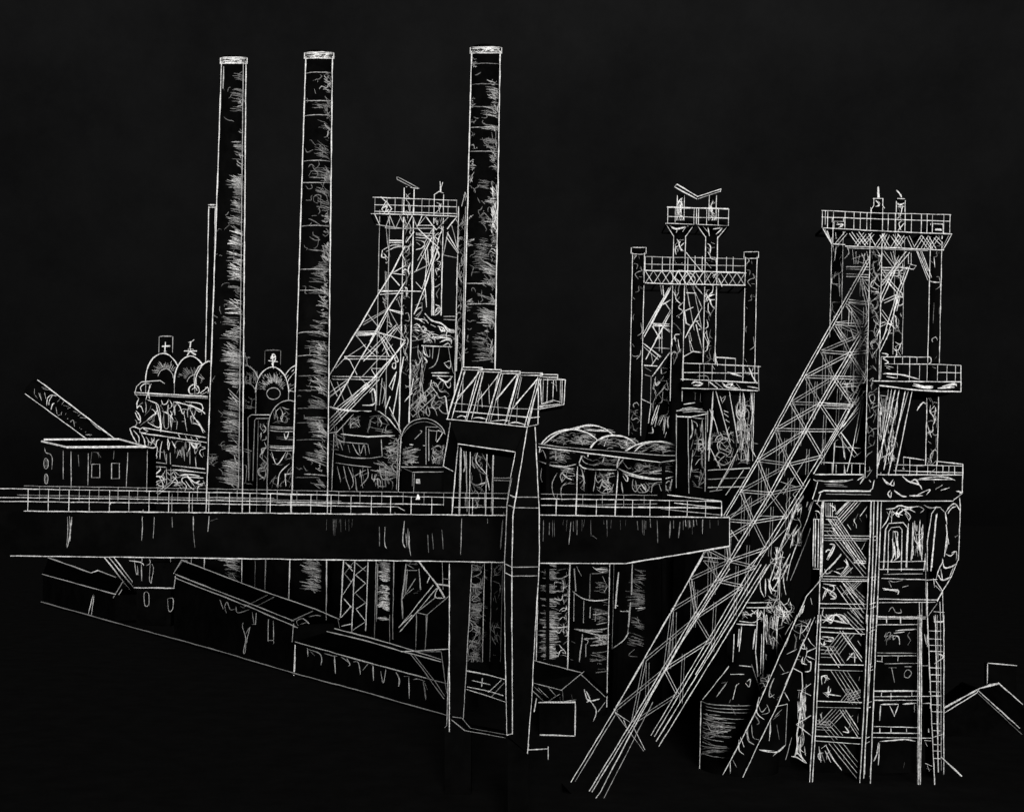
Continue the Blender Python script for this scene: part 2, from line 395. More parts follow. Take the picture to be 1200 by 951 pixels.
m = t.part('duct'); draw(m, 'b', '''~*60,415 50,440 50,470 | ~*50,470 60,455 75,460 85,490 | ~*40,490 60,530 70,525 60,500 45,480 | *110,420 160,440 | ~155,440 165,480 180,560 180,600 | ~160,440 175,470 185,560 183,605
 | *~105,535 140,505 160,495 | *~165,495 180,540 170,575 110,545 | ~150,500 165,480 175,530 | ~65,520 70,540 60,550 | ~40,530 50,550 35,570 | *~10,580 30,570 60,580 90,600 130,605 | *~10,580 25,620 50,660 | ~30,590 60,625 60,665
 | *~70,600 90,640 100,680 150,685 160,650 175,640 | ~100,625 115,650 110,680 | ~130,630 135,655 125,675 | ~145,625 150,660 | *140,690 155,740 | *-170,770 215,778 | ~*175,785 180,810 150,840 190,850 205,880 | ~150,840 175,850 195,890 190,920
 | ~185,420 195,445 215,440 225,415 | ~230,420 245,445 240,460 | ~200,490 215,485 225,500 225,570 210,580 200,560 200,490 | ~235,480 245,500 235,520 240,570 | ~265,430 290,460 305,500 315,480 | *~255,430 300,440 400,470 | *~320,430 400,440 420,470 | *~340,445 410,480 430,500
 | ~350,480 370,520 400,560 430,600 | ~345,510 390,540 420,590 | ~360,545 400,565 420,605 | 250,540 275,540 270,585 | 300,540 318,540 325,580 328,595 | ~240,590 245,530 240,500
 | +~330,650 380,665 400,660 | +~345,655 375,690 385,665 | ~370,690 375,720 390,690 | ~410,680 430,690 405,700 400,720 415,740 | ~270,745 290,700 300,740 | ~310,690 315,760 | ~345,700 345,780 | ~375,740 380,800 | ~420,680 430,680
 | ~190,650 180,700 178,750 | ~245,650 265,690 255,660 | 235,715 240,870 | 215,720 215,890 | -~200,700 210,760 | ~255,825 268,850 245,875 | *+~290,840 340,835 400,845 | *+~320,830 370,880 400,870 | +~345,850 420,855 | ~305,850 300,870 325,900 315,930 | ~320,870 345,905 370,920 | ~*300,860 330,850 370,900
 | ~385,920 395,900 420,895 | ~370,880 400,890 430,880 | 240,875 150,945 | 232,895 170,945 | ~280,810 310,805 340,820''', sf)
squigs(m, (187, 470, 242, 500), sf, 24, 10, seed=71, vert=.4); squigs(m, (172, 512, 242, 540), sf, 24, 10, seed=72, vert=.5); squigs(m, (178, 548, 242, 574), sf, 26, 10, seed=73)
squigs(m, (160, 470, 184, 500), sf, 10, 9, seed=74)

# pipes and low vessel between the two left stacks
t = thing('riser_pipe', 'square-shouldered riser pipe between the two left smokestacks', 'pipe', 295, 256)
b = t.part('shaft'); b.prism([(290, 488), (294, 484), (318, 484), (318, 492), (300, 494), (298, 574), (290, 574)], 254, 256)
b.prism([(290, 560), (298, 560), (298, 790), (290, 790)], 254.2, 255.8)
draw(b, 'b', '672,870 668,520 685,503 790,503 | -695,870 705,535 715,523 790,523 | -640,452 690,455 | -640,463 690,468 | *~630,785 660,790 655,880 | *~560,840 600,885 640,882 690,890 | +~600,830 555,840 610,880 | ~640,690 690,705 | ~630,700 680,715 | -_680,700 675,870', 253.8)
squigs(b, (285, 462, 300, 482), 253.7, 8, 8, seed=81)
t = thing('standpipe', 'slim scratched standpipe behind the bridge between the left smokestacks', 'pipe', 308, 252)
b, c = column(t, 308.5, 492, 252, 6, w=1.2, m=3, name='shaft', marks=0); c.squig(b, 494, 570, 40, -.8, .8, 9, m=2, seed=82)
t = thing('storage_vessel', 'domed vessel with banded shell tucked against the middle smokestack', 'tank', 339, 256)
b = t.part('shell'); c = Cyl(338, 500, 256, 24, None, None, 0.0); c.body(b, 30); c.edge(b, -.97, 500, 690, 1.7, 1)
d = t.part('dome'); R = 24*256/F; zs = c.zt; hh = 32*256/F
d.rings([(c.cx, 256, zs+hh*math.sin(a), max(.05, R*math.cos(a))) for a in [math.pi/2*i/8 for i in range(9)]], 30)
arc(d, 338, 500, 23.5, 31, 60, 180, 250.5, 1.7, 2)
for py in (498, 500, 503): c.ring(b, py, 1.6, 2, -.1)
for py in (521, 523, 526): c.ring(b, py, 1.6, 2 if py != 523 else 1, -.08)
c.ticks(b, 504, 520, 10, 1, -.7, .9, .1, 1.3, 3, 83)
squigs(d, (318, 476, 342, 496), 251, 16, 9, seed=84, ms=(2, 3)); draw(b, 'b', '~800,710 830,780 880,710 | 890,710 880,745 | ~870,605 880,640 895,600 875,600 | ~835,910 845,830 900,775 | 875,835 915,830 | 880,900 875,830', c); c.squig(b, 530, 572, 14, -.8, .3, 10, m=3, seed=85)
t = thing('standpipe', 'narrow vessel whose foot shows under the bridge between the left smokestacks', 'pipe', 325, 262)
b, c = column(t, 325.5, 560, 262, 12.5, w=1.6, m=2, name='shaft', marks=0, show=690); c.ticks(b, 655, 682, 12, -1, 0, .9, .2, 1.4, 3, 86)

# ================================================================ inclined conveyor tube and control house (on the bridge)
t = thing('conveyor_tube', 'round conveyor tube slanting up to the left above the flat-roofed house', 'conveyor', 95, 112)
b = t.part('shell'); P0 = W(36, 453, 110.5); P1 = W(119, 516, 110.5); ax = (P1-P0).normalized(); u = ax.cross(Vector((0, 1, 0))).normalized(); w_ = u.cross(ax); r = 10.5*110.5/F
a_ = [P0+u*r*math.cos(q)+w_*r*math.sin(q) for q in [2*math.pi*i/20 for i in range(20)]]; b_ = [p+(P1-P0) for p in a_]; b.hexa(a_, b_)
draw(b, 'a', '*260,148 805,562 | 175,245 620,570 | *300,175 620,420', 109.6)
def tubey(x, y):
    n = (y-453)*.797-(x-36)*.604; return 110.5-math.sqrt(max(0, 1-(n/10.5)**2))*r-.06
draw(b, 'a', '''~290,200 325,205 | ~300,210 340,220 | ~310,235 320,280 | ~*325,330 330,280 355,255 395,260 | ~340,325 345,290 370,250 | *~355,360 365,320 380,310 | ~390,340 400,390 420,390 | ~430,370 425,395 | ~270,240 300,320 | ~280,240 290,290 | -~240,210 240,270 | -~245,255 280,300
 | ~400,300 420,280 | ~430,320 445,300 | ~440,325 480,335 | ~470,350 490,340 | ~510,365 545,380 | ~545,400 560,385 | ~560,410 600,415 | ~440,425 460,380 | ~455,435 475,415 | ~470,440 500,440 | ~490,440 510,430 520,480 | ~500,480 530,440 | ~520,490 560,480 | ~540,500 570,490 | ~550,520 600,510 | ~560,530 640,530 | ~590,545 630,540
 | -~630,440 690,480 | -~640,450 700,500 | -~670,480 740,510 | -~700,490 780,545 | -~720,500 760,540''', tubey)
t = thing('control_house', 'low shed-roofed house with two framed windows on the bridge deck at far left', 'house', 110, 106)
b = t.part('wall'); b.prism([(50, 522), (172, 524), (172, 597), (50, 595)], 105.6, 108.4)
draw(b, 'a', '1028,625 1022,930 | -440,640 440,840 | -495,635 495,900 | _545,670 550,750 | -615,660 612,880 | _640,650 630,740 | -890,655 880,890 | _795,640 790,700 | _~650,650 690,655 | _680,655 705,690 | ~-310,620 320,655 350,665 365,700 360,770 | _~680,660 690,690', 105.5)
for txt in ('640,735 695,735 695,828 638,828 640,735', '*778,728 832,728 832,835 778,835 778,728'):
    w_ = t.part('window'); pts = list(parse('a', txt))[0][1]; w_.prism(pts[:4], 105.45, 105.6); draw(w_, 'a', txt, 105.4); draw(w_.part('frame'), 'a', '-'+txt.replace('*', ''), 105.35)
for q in ((320, 730, 16, 38), (322, 838, 13, 35)):
    v = t.part('porthole'); x, y = q[0]/5.945, 420+q[1]/5.945
    arc(v, x, y, q[2]/5.945, q[3]/5.945, 0, 360, 105.45, 1.5, 2); arc(v, x, y, 1.2, 4, 0, 360, 105.45, 1.3, 3)
rf = t.part('roof'); fr = [(79, 524.5), (172, 524), (140, 515), (52, 515.5), (49, 517.5)]; Ys = [104.9, 104.9, 109.5, 109.5, 108.3]
top = [W(x, y, Y) for (x, y), Y in zip(fr, Ys)]; rf.hexa([p-Vector((0, 0, .25)) for p in top], top)
def rl(a, w): rf.tube([top[i]+Vector((0, -.1, .05)) for i in a], [w*.5*Ys[i]/F for i in a], 1)
rl((0, 1), 2.4); rl((1, 2), 1.8); rl((2, 3), 2.0); rl((4, 0), 2.0)
# ================================================================ ore bridge
t = thing('ore_bridge', 'long plate-girder ore bridge with railed deck running across the middle', 'bridge', 300, 102)
gd = t.part('girder'); GYF = 100.3  # bridge, crane tower, deck houses, conveyor: distances scaled about the camera, same image outlines
gpoly = [(-90, 598), (30, 598.5), (600, 604), (855, 606), (855, 639), (732, 660), (632, 661), (590, 658), (12, 651), (-90, 650)]
gd.prism(gpoly, GYF, GYF+6.5)
sf = GYF-.1
draw(gd, 'z', '*28,598.5 200,600 420,602 600,603.7 | *632,603 760,605 855,606 | *12,651 200,653 420,656 592,658.5 | *632,659.5 733,660 | +733,660 790,650.5 855,639.5 | 855,606 855,640 | -600,604 632,604', sf)
draw(gd, 'q', '+-~430,235 435,320 425,390 415,430 | +-~445,240 435,330 432,390 | -~418,240 420,330 412,420 | -~880,235 882,300 876,385 | -~885,240 875,260 | -955,240 948,370 | _1065,240 1068,305', sf)
draw(gd, 'r', '+-~140,235 140,325 | _140,325 150,430 | -238,235 230,330 | _~245,265 290,250 | _8,240 10,305', sf)
draw(gd, 's', '_235,300 236,420 | -~270,300 268,400 280,435 | +-~390,265 380,390 395,430 | ~-400,340 405,425 | ~-412,310 415,430 | -~420,330 422,430 430,480 | _535,350 540,460 | _~562,340 570,440 | _622,320 630,440 | -~745,250 742,350 738,475 | +_~1000,255 992,350 985,440 | _905,250 905,280', sf)
draw(gd, 't', '_-195,260 192,390 | _-232,275 230,350 | -~365,270 358,350 352,410 | _380,265 380,330 | _404,260 402,350 | _~450,255 440,305 | _587,260 588,310 | _775,265 780,320 | _808,260 810,345 | _828,265 828,315 | _855,250 858,305 | -_898,260 902,400 | +_~980,265 975,370 | +_~1040,270 1030,370 | _1000,260 1000,310 | _1060,260 1060,320 | _1100,260 1105,300 | _1140,255 1145,290 | _498,355 525,375', sf)
draw(gd, 'm', '*-112,610 110,690 | -35,615 40,655 | -15,612 18,650 | -60,612 62,650', sf)
R = random.Random(4)
for _ in range(34):
    x = R.choice([R.uniform(380, 425), R.uniform(640, 850), R.uniform(640, 850)]); y = 608+ (x > 632)*1
    stroke(gd, [(x, y), (x-R.uniform(-.6, .9), y+R.uniform(4, 20))], sf, 1.0, 3, taper=True)
dk = t.part('deck'); dk.hexa([W(x, y, GYF+6.6) for x, y in ((-90, 600), (600, 604.5), (855, 606.5), (855, 608), (600, 607), (-90, 602))],
                             [W(x, y, GYF+6.6)+Vector((0, 4.0, 0)) for x, y in ((-90, 600), (600, 604.5), (855, 606.5), (855, 608), (600, 607), (-90, 602))])
# railings
T1 = [(-5, 572), (220, 576), (400, 580), (600, 584)]; T2 = [(-5, 582.5), (170, 584.5), (220, 585.5), (400, 589), (520, 591)]; T3 = [(-5, 587), (220, 589.5), (400, 592.6), (466, 593.5)]
D1 = [(-5, 598), (600, 604)]
px_ = [33, 57, 81, 105, 128.5, 151.5, 175, 198, 222, 245, 269, 293, 317, 341, 364.5, 388, 411.5, 435.5, 458, 482, 506, 530, 554, 578]
front = rails(t, [T1, T2, T3], [(x, lerp(T1, x), lerp(D1, x)) for x in px_], GYF+.1, 1.7, 1, 1.6, 1)
stroke(front, [(466, 593.5), (474, 598)], GYF+.1, 1.5, 1); stroke(front, [(532, 594), (594, 594)], GYF+.1, 1.6, 1); stroke(front, [(130, 589), (128, 592)], GYF+.1, 1.6, 1)
B1 = [(28, 569), (220, 572), (400, 575.5), (600, 578)]; B2 = [(20, 579.5), (220, 583), (400, 587)]
px2 = [46.5, 70, 93, 116, 138.5, 161.5, 185, 208.5, 231.5, 254.5, 278, 301, 325, 348, 371.5, 397, 422, 447.5, 472.5, 497, 520, 545.5, 568]
rails(t, [B1, B2], [(x, lerp(B1, x), lerp(D1, x)-13 + 2*(x > 300)) for x in px2], GYF+4.6, 1.2, 2, 1.3, 2)
draw(front, 'r', '-~650,100 800,105 990,100 | -~650,150 760,165 1000,160 | +-~720,155 800,162 860,160 | -240,118 640,125', GYF+.1)
T4 = [(634, 584.2), (760, 585.5), (845, 587.5)]; T5 = [(634, 591.5), (720, 594), (845, 595)]; D2 = [(634, 604), (855, 606)]
fr2 = rails(t, [T4, T5], [(x, lerp(T4, x), lerp(D2, x)) for x in (652, 675, 699, 721, 741.5, 762, 784.5, 805.5, 827, 845.5)], GYF+.1, 2.0, 1, 1.6, 1)
stroke(fr2, [(748, 593.8), (820, 594.5)], GYF+.05, 2.4, 1)
B3 = [(634, 578.5), (770, 580), (845, 587)]; B4 = [(634, 592), (770, 590), (845, 595.5)]
re2 = rails(t, [B3[:2], B4[:2]], [(x, lerp(B3, x), 593) for x in (653, 683, 706, 731, 755)], GYF+4.6, 1.2, 2, 1.3, 2)
draw(re2, 'z', '*782,579.5 845,587 | -775,596 845,603 | *790,589 845,595', GYF+3)
dr = t.part('end_rail'); draw(dr, 'z', '*845.5,587 846,604', GYF+.1)

# ================================================================ crane leg frame with lattice house
t = thing('crane_tower', 'leaning portal tower carrying a glazed lattice house above the bridge', 'crane', 575, 100.32)
lg = t.part('leg', 'broad right-hand leg, nearest the viewer')
pa = [(618, 500), (627, 500), (632, 602), (632, 661), (627, 740), (623, 820), (618, 882), (594, 861), (591, 657), (592, 605), (604, 530)]
lg.prism(pa, 94.24, 99.56)
draw(lg, 's', '1055,0 1025,160 1018,370 1010,510 1012,950 | *1100,0 1062,230 1055,545 1055,950 | 1045,105 1080,118 | 1035,168 1070,180 | *1015,530 1055,550 | *1015,585 1055,605', 94.16)
draw(lg, 'z', '*618,500 601,603 | 604,530 598,560 | 591.5,740 594,861 | *600,740 600.5,860 | *627,500 630,560 632,602 632,661 627,740 | 627,740 623,820 618,882 | 594,861 600,859', 94.16)
draw(lg, 't', '-0,118 170,118 | -0,183 170,184 | -0,550 160,548 | -0,606 160,603', 94.16)
lg2 = t.part('leg', 'narrower left-hand leg, standing farther back')
lg2.prism([(530, 493), (542, 494), (537, 520), (529, 604), (553, 604), (553, 661), (543, 842), (551, 852), (527, 842), (526, 661), (520, 604), (519.5, 546)], 105.34, 106.55)
draw(lg2, 'z', '*528,493 519.5,546 | 519.5,546 531,552 | *537,520 533.5,556 530,600 | *526.5,660 526.5,700 526.5,857 | 525.5,780 523.5,850 521,852', 105.26)
draw(lg2, 'z', '-553,661 550,720 543,842', 105.26)
bs = t.part('base_beam'); bs.hexa([W(527, 841, 106.02), W(545, 856, 104.12), W(593, 864, 95.76), W(594, 858, 95.76), W(551, 850, 104.12), W(541, 841, 106.02)], [p+Vector((0, .8, 0)) for p in (W(527, 841, 106.02), W(545, 856, 104.12), W(593, 864, 95.76), W(594, 858, 95.76), W(551, 850, 104.12), W(541, 841, 106.02))])
def bsf(x, y): return 106.02-(x-527)/67*10.26-.1
draw(bs, 'w', '*140,628 215,638 | *145,642 235,715 | *235,715 490,760 | -220,640 270,700 | -270,700 495,742', bsf)
cb = t.part('crossbeam'); cb.prism([(527, 492), (618, 499.8), (604, 530), (537, 520.5)], 95.00, 105.18)
draw(cb, 'g', '*268,522 590,568 | 590,568 575,640 548,800 540,950', 94.85)
hs = t.part('house_body'); hs.prism([(541, 431), (633, 439), (631, 441), (618, 499), (525, 490.5)], 94.70, 104.88)
hs2 = [(541, 430), (633, 438), (618, 500), (524, 491)]
fr = t.part('lattice_front')
draw(fr, 'g', '''*+295,95 210,383 | 310,108 235,383 | *205,385 440,405 650,428 | 650,428 712,415 | *400,115 318,390 | 383,115 310,388 | 415,112 345,385 | *510,125 425,400 | 498,120 440,400 | 520,130 450,400 | *605,130 530,415 | 620,140 550,410 | 612,130 538,400
| *715,150 640,425 | 725,155 660,425 | 735,160 690,280 655,420 | 250,300 390,118 | 270,260 350,180 390,120 | 375,290 480,160 500,125 | 385,270 400,240 | 480,275 600,130 | 570,330 715,155 | 590,300 700,180 | *480,280 600,135 | *575,325 712,160
| -300,120 290,340 | -405,125 375,350 | -310,120 265,260 | -400,230 405,320 | -490,280 495,390 | -520,130 490,290 | -600,310 595,410 | -625,150 600,270 | -440,190 445,300 | -240,295 560,325 730,330 | *250,340 440,355 680,376 725,372
| *~265,375 290,365 315,375 | *~355,380 380,375 430,385 | ~480,395 520,390 560,395 | *~550,410 590,402 640,415 | *~445,400 490,390''', 94.54)
rf = t.part('roof')
for i, (x0, y0, x1, y1) in enumerate(((295, 95, 405, 98), (385, 105, 512, 110), (505, 117, 617, 118), (608, 125, 740, 128), (725, 135, 825, 137))):
    pc = rf.part('roof_panel'); q = [(480+x0/4.755, 410+y0/4.755), (480+x1/4.755, 410+y1/4.755), (480+x1/4.755, 410+y1/4.755+3), (480+x0/4.755, 410+y0/4.755+3)]
    pc.prism(q, 94.47, 104.88); stroke(pc, q[:2], 94.32, 2.2, 1); stroke(pc, [q[1], q[2]], 94.32, 1.8, 1); stroke(pc, q[2:], 94.32, 1.8, 1)
cbn = t.part('cab'); cbn.prism([(633, 441), (641, 445), (663, 445), (661, 473), (632, 478)], 95.15, 99.56)
draw(cbn, 'g', '*730,150 865,165 | 750,165 868,165 | *868,165 860,303 | 842,165 838,300 | *860,303 740,325 715,330 | 840,300 720,315 | *728,160 735,300 | 770,160 765,290 | -745,160 742,290 | 802,168 798,275 | 735,300 800,278 840,290 | 725,310 800,285 | *825,137 825,163 | -815,170 820,230 | 850,165 848,300 | *718,160 715,415 | 735,295 755,310 725,320 | -790,180 820,200', 95.00)

pr = t.part('pier'); pr.prism([(521, 843), (552, 853), (552, 950), (521, 950)], 105.4, 107)
pr = t.part('pier'); pr.prism([(595, 864), (619, 884), (619, 985), (595, 985)], 94.4, 99)
# ================================================================ small things about the crane foot
t = thing('deck_shed', 'small dark box shed with one pale pane on the bridge deck beside the crane tower', 'shed', 505, 105.64)
b = t.part('wall'); b.prism([(484, 553), (530, 553), (530, 603), (482, 602)], 106.63, 108.30)
b.hexa([W(484, 553, 106.67), W(482, 602, 106.67), W(469, 601, 108.68), W(471, 547, 108.68)], [p+Vector((1.0, .3, 0)) for p in (W(484, 553, 106.67), W(482, 602, 106.67), W(469, 601, 108.68), W(471, 547, 108.68))])
draw(b, 'f', '-740,820 735,940 | _730,820 728,900', 106.55)
r_ = t.part('roof'); r_.hexa([W(484, 552.8, 106.48), W(531, 552.3, 106.48), W(519, 547, 108.68), W(470, 547, 108.68)], [p+Vector((0, 0, -.12)) for p in (W(484, 552.8, 106.48), W(531, 552.3, 106.48), W(519, 547, 108.68), W(470, 547, 108.68))])
draw(r_, 'f', '-730,823 950,820 | -665,793 900,795 950,818 | _665,793 730,823', 106.40)
wn = t.part('window'); wn.prism([(487.5, 561), (492, 561), (492.5, 566.5), (487.5, 566)], 106.48, 106.63, 2)  # pane filled with the grey chalk material
wn = t.part('lamp', 'small white bell-shaped lamp'); wn.prism([(488, 583), (489, 579), (490.5, 579), (492, 583), (492, 585), (487, 585)], 100.24, 100.36, 1)
t = thing('peaked_shed', 'small shed with an open peaked roof behind the crane tower foot', 'shed', 660, 147)
b = t.part('wall'); b.prism([(627, 800), (657, 808), (683, 790), (709, 816), (709, 832), (627, 832)], 143, 147)
draw(b, 'w', '_~895,490 905,530 | +~975,460 1000,530 1070,520 | *~985,470 1010,520 990,540 | ~1000,520 1050,590 1030,660 | _840,460 855,640 | _825,510 830,640', 142.9)
r_ = t.part('roof'); r_.hexa([W(683, 789.5, 143), W(657, 808, 142.8), W(625, 799, 142.8), W(625, 773, 147)], [p+Vector((0, 0, -.2)) for p in (W(683, 789.5, 143), W(657, 808, 142.8), W(625, 799, 142.8), W(625, 773, 147))])
r_.hexa([W(683, 789.5, 143), W(710, 817, 143), W(712, 812, 147), W(686, 787, 147)], [p+Vector((0, 0, -.2)) for p in (W(683, 789.5, 143), W(710, 817, 143), W(712, 812, 147), W(686, 787, 147))])
draw(r_, 'w', '-665,282 960,358 | 975,350 830,468 | 955,368 1105,508 | -665,422 840,468 | -~665,445 715,490 | 650,465 735,545 | -~690,450 755,515 | ~750,445 800,500 | ~735,550 790,510 825,490 | -1105,540 1060,600', 142.6)
t = thing('wall_box', 'open white-edged rectangular box frame at the foot of the crane leg', 'box', 650, 136)
b = t.part('panel'); b.prism([(632, 823), (674.5, 823), (674.5, 861.5), (632, 861.5)], 134.4, 135.6)
draw(b, 'w', '*+690,542 920,540 | *920,535 918,750 | *+700,742 920,750 | -~850,535 925,525', 134.3); draw(b, 'w', '*680,515 665,600', 134.2)
t = thing('step_bracket', 'small stepped bracket at the bottom of the broad crane leg', 'bracket', 630, 95.00)
b = t.part('beam'); b.prism([(618, 878), (642.5, 877), (642.5, 889), (618, 889)], 94.70, 95.46); draw(b, 'w', '*625,835 752,828 | *752,815 752,895 | 632,800 625,860', 94.62)

# ================================================================ low trestle buildings on the left
Pa, Pb = (50, 705), (525, 838)
Ya, Yb = GY(*Pa)*.965, GY(*Pb)*.965; Qa, Qb = W(*Pa, Ya), W(*Pb, Yb); Bk = (Qb.x-Qa.x)/(Qb.y-Qa.y); Ak = Qa.x-Bk*Qa.y
nrm = Vector((-(Qb.y-Qa.y), (Qb.x-Qa.x), 0)).normalized()
if nrm.y < 0: nrm = -nrm
def tr(off):                                 # distance on a vertical plane parallel to the yard wall
    Aa = Ak + off*(nrm.x - Bk*nrm.y)
    def s(px, py):
        lx, ly = lev(px, py); return Aa/(lx/F-Bk)
    return s
def trp(pts, off): s = tr(off); return [W(x, y, s(x, y)) for x, y in pts]
def ext(nd, pts, off, d): a = trp(pts, off); nd.hexa(a, [p+nrm*d for p in a])
t = thing('yard_wall', 'long low retaining wall running diagonally down to the crane foot', 'wall', 300, 190)
b = t.part('coping'); ext(b, [(48, 704.5), (525, 837.5), (525, 841), (48, 707)], 0, .5)
draw(b, 'z', '48,704.8 105,720.5 173,739.5 238,757 276,768 345,788.5 434,812 468,822 525,838', tr(-.15), wk=1.25)
draw(b, 'q', '~575,725 545,845 | ~582,725 565,850 | -~578,722 572,730', tr(-.12))
def build(label, wallp, hipp, lines, roofl, px, drips=None):
    t = thing('trestle_shed', label, 'shed', px, 200, 'long low sheds along the yard wall')
    b = t.part('wall'); ext(b, wallp, .3, 6.4)
    for crop, txt in lines: draw(b, crop, txt, tr(.15))
    r = t.part('roof'); f0, f1, b1, b0 = hipp; s0, s1 = tr(-.1), tr(7.2)
    q = [W(*f0, s0(*f0)), W(*f1, s0(*f1)), W(*b1, s1(*b1)), W(*b0, s1(*b0))]; r.hexa(q, [p-Vector((0, 0, .3)) for p in q])
    def blend(x, y):                        # roof plane through q0,q1,q2
        n = (q[1]-q[0]).cross(q[3]-q[0]); d = W(x, y, 1)-Vector((0, 0, H)); o = Vector((0, 0, H))
        k = n.dot(q[0]-o)/n.dot(d); return k-.15
    for crop, txt in roofl: draw(r, crop, txt, blend)
    return t, b
build('far-left shed with a notched ridge, half cut by the slanting conveyors', [(50, 674), (135, 697), (135, 727), (50, 703)], [(50, 673), (135, 696), (143, 679), (57, 653)],
      [('q', '*735,720 755,690 | 700,740 760,640')], [('q', '*297,492 565,585 605,570 715,612 | *260,593 520,665 715,718')], 90)
build('middle long shed with two thin seams across its sloping roof', [(204, 676), (346, 732), (345, 788), (204, 746)], [(204, 672), (345, 728), (372, 715), (215, 657.5)],
      [('u', '+-~305,330 325,385 | ~-345,410 335,370 350,345 370,390 405,385 | -~405,370 415,410 485,390 | -~455,380 430,370 | -~505,405 515,480 | -530,410 525,480 505,480 | -605,450 603,585 | -~635,460 638,600 | -600,580 632,580 | -~450,470 445,500 465,570 450,650 460,655 468,580 | -~465,540 490,500 475,560 470,600 | 760,465 752,590 | *772,590 765,795 | *30,185 20,255 | 0,255 25,258 | 760,460 765,500 | -~790,490 780,460 820,445 855,475 840,470 800,482 | *820,445 858,475 | ~-855,435 900,425 930,430')],
      [('u', '*20,165 75,88 | *75,88 580,280 890,385 1045,450 | *30,172 760,460 | *30,195 480,370 785,502 | 460,370 600,300 | 530,370 640,312 | *750,460 880,400 | 25,190 45,200 | 1035,450 1045,500')], 260)
build('nearest long shed with a hipped roof and hanging drips under its eave', [(346, 753), (526, 800), (526, 836), (345, 789)], [(343, 752), (525, 799), (520, 772), (374, 731)],
      [('v', '-~200,190 205,245 | -~200,200 270,225 285,260 280,295 | -~220,215 245,240 | -~260,215 285,240 | -~300,225 350,240 375,240 | +-~360,245 365,345 | -~390,240 440,275 420,260 | -~430,250 450,290 440,300 | -~470,275 500,280 512,350 | -~525,325 560,285 580,295 | +-~585,290 588,385 | -~630,330 645,400 658,340 660,320 | +-~720,335 740,380 735,420 | -~765,360 800,360 | +-~795,365 798,490 | -~820,380 850,375 890,390 | +_~880,390 890,450 895,500 | -~890,400 905,440 | *130,160 122,355')],
      [('v', '108,155 272,57 | *272,57 460,105 680,165 985,262 | *280,88 560,155 750,212 985,275 | *130,158 560,280 895,370 | -895,370 1020,402 | 750,215 1030,200 | -830,213 985,215 | *985,215 1010,400 1018,455 | *805,230 870,310 1000,490 | 825,232 950,390 1005,475')], 430)

t = thing('ore_hopper', 'shallow ore hopper tray with drips hanging below the bridge, left of the long shed', 'hopper', 180, 246)
b = t.part('tray'); b.prism([(150, 659), (210, 659), (204, 688), (157, 688)], 246, 250)
draw(b, 'q', '*830,677 1080,680 | 1082,680 1085,595 | ~*800,510 870,520 890,540 | -~830,500 845,595 855,570 | -~850,540 855,600 | +-~875,530 877,635 | -~905,540 930,525 925,500 | -~930,530 925,620 935,650 940,620 950,560 940,530 | 1075,590 1125,505 1160,512', 245.9)
sp = t.part('support'); sp.prism([(160, 688), (200, 688), (200, 756), (160, 756)], 246.5, 249)
draw(sp, 'q', '-~905,702 892,715 895,780 908,792 922,775 920,715 905,702 | -~1040,745 1070,745 1070,800 1055,825 1042,810 1038,745', 246.4)
t = thing('slanting_chute', 'three-railed chute slanting down from the bridge to the far-left shed', 'chute', 140, 290)
for txt in ('*645,490 810,697', '*675,490 830,680', '*705,490 832,657'):
    p_ = t.part('rail'); draw(p_, 'q', txt, 290)
b = t.part('bed'); b.prism([(123, 652), (134, 652), (158, 686), (154, 692)], 290.2, 291); ex = t.part('support'); ex.prism([(148, 684), (156, 684), (156, 756), (148, 756)], 290.3, 291)

# lattice mast
t = thing('lattice_mast', 'slim cross-braced lattice mast standing under the bridge beside the long sheds', 'mast', 415, 187)
Ym = 187
for i, txt in enumerate(('*1070,85 1050,440', '*1140,85 1120,540')):
    draw(t.part('leg'), 'u', txt, Ym-1.2*i)
draw(t.part('leg'), 's', '*165,520 150,945', Ym); draw(t.part('leg'), 's', '15,515 -5,860', Ym+2)
draw(t, 's', '25,520 70,575 | 75,520 20,590 | 20,590 60,640 | 75,620 10,720 | 85,520 150,575 | 155,545 85,600 | 90,600 150,650 | 150,650 80,715 | 90,715 150,770 | 15,745 60,800 | 60,790 0,860 | 150,770 90,810 | 95,815 150,885 | 145,890 70,940 | 0,915 60,900', Ym-.6, names='brace')
draw(t, 'u', '1075,325 1120,375 | 1120,370 1055,440 | 1060,492 1115,480 | 1095,110 1120,130', Ym-.6, names='brace')
b = t.part('footing'); b.prism([(396, 738), (432, 745), (432, 792), (396, 790)], Ym-1.5, Ym+1.5)
# ================================================================ left furnace top with skip hoist
t = thing('blast_furnace', 'farthest blast furnace, with railed headframe, seen between the middle and right-hand smokestacks', 'furnace', 495, 262)
Y = 260
# columns: far-left pair, centre mast, right tall pipe, and the pipe next to the right smokestack
p, c = column(t, 451, 246, 264, 6.0, w=1.4, marks=0, m=2); 
draw(p, 'e', '-~345,300 350,380 365,480 | ~*325,440 320,480 345,480 330,460 | *~330,440 380,415 440,418 | ~*345,450 400,425 440,425 | -~340,560 345,700 | -~330,720 345,770 355,740', c)
c.ticks(p, 300, 365, 30, 1, 0, .9, .5, 1.7, 2, 91)
draw(p.part('valve'), 'e', '*315,145 345,175 | *345,170 375,212 345,250 320,215 345,170 | ~+325,210 350,195 340,230 360,215 | ~*340,240 355,255 365,300', 257.5)
p, c = column(t, 479.5, 220, 255, 6.0, w=2.2, marks=6); c.squig(p, 225, 450, 50, -.6, .7, 9, m=2, seed=92); c.squig(p, 300, 350, 16, -.4, .6, 9, w=2.4, m=1, seed=93)
draw(p.part('jib'), 'e', '-410,35 530,100 | -405,48 490,92 | -405,35 405,48 | 455,90 525,100', 254)
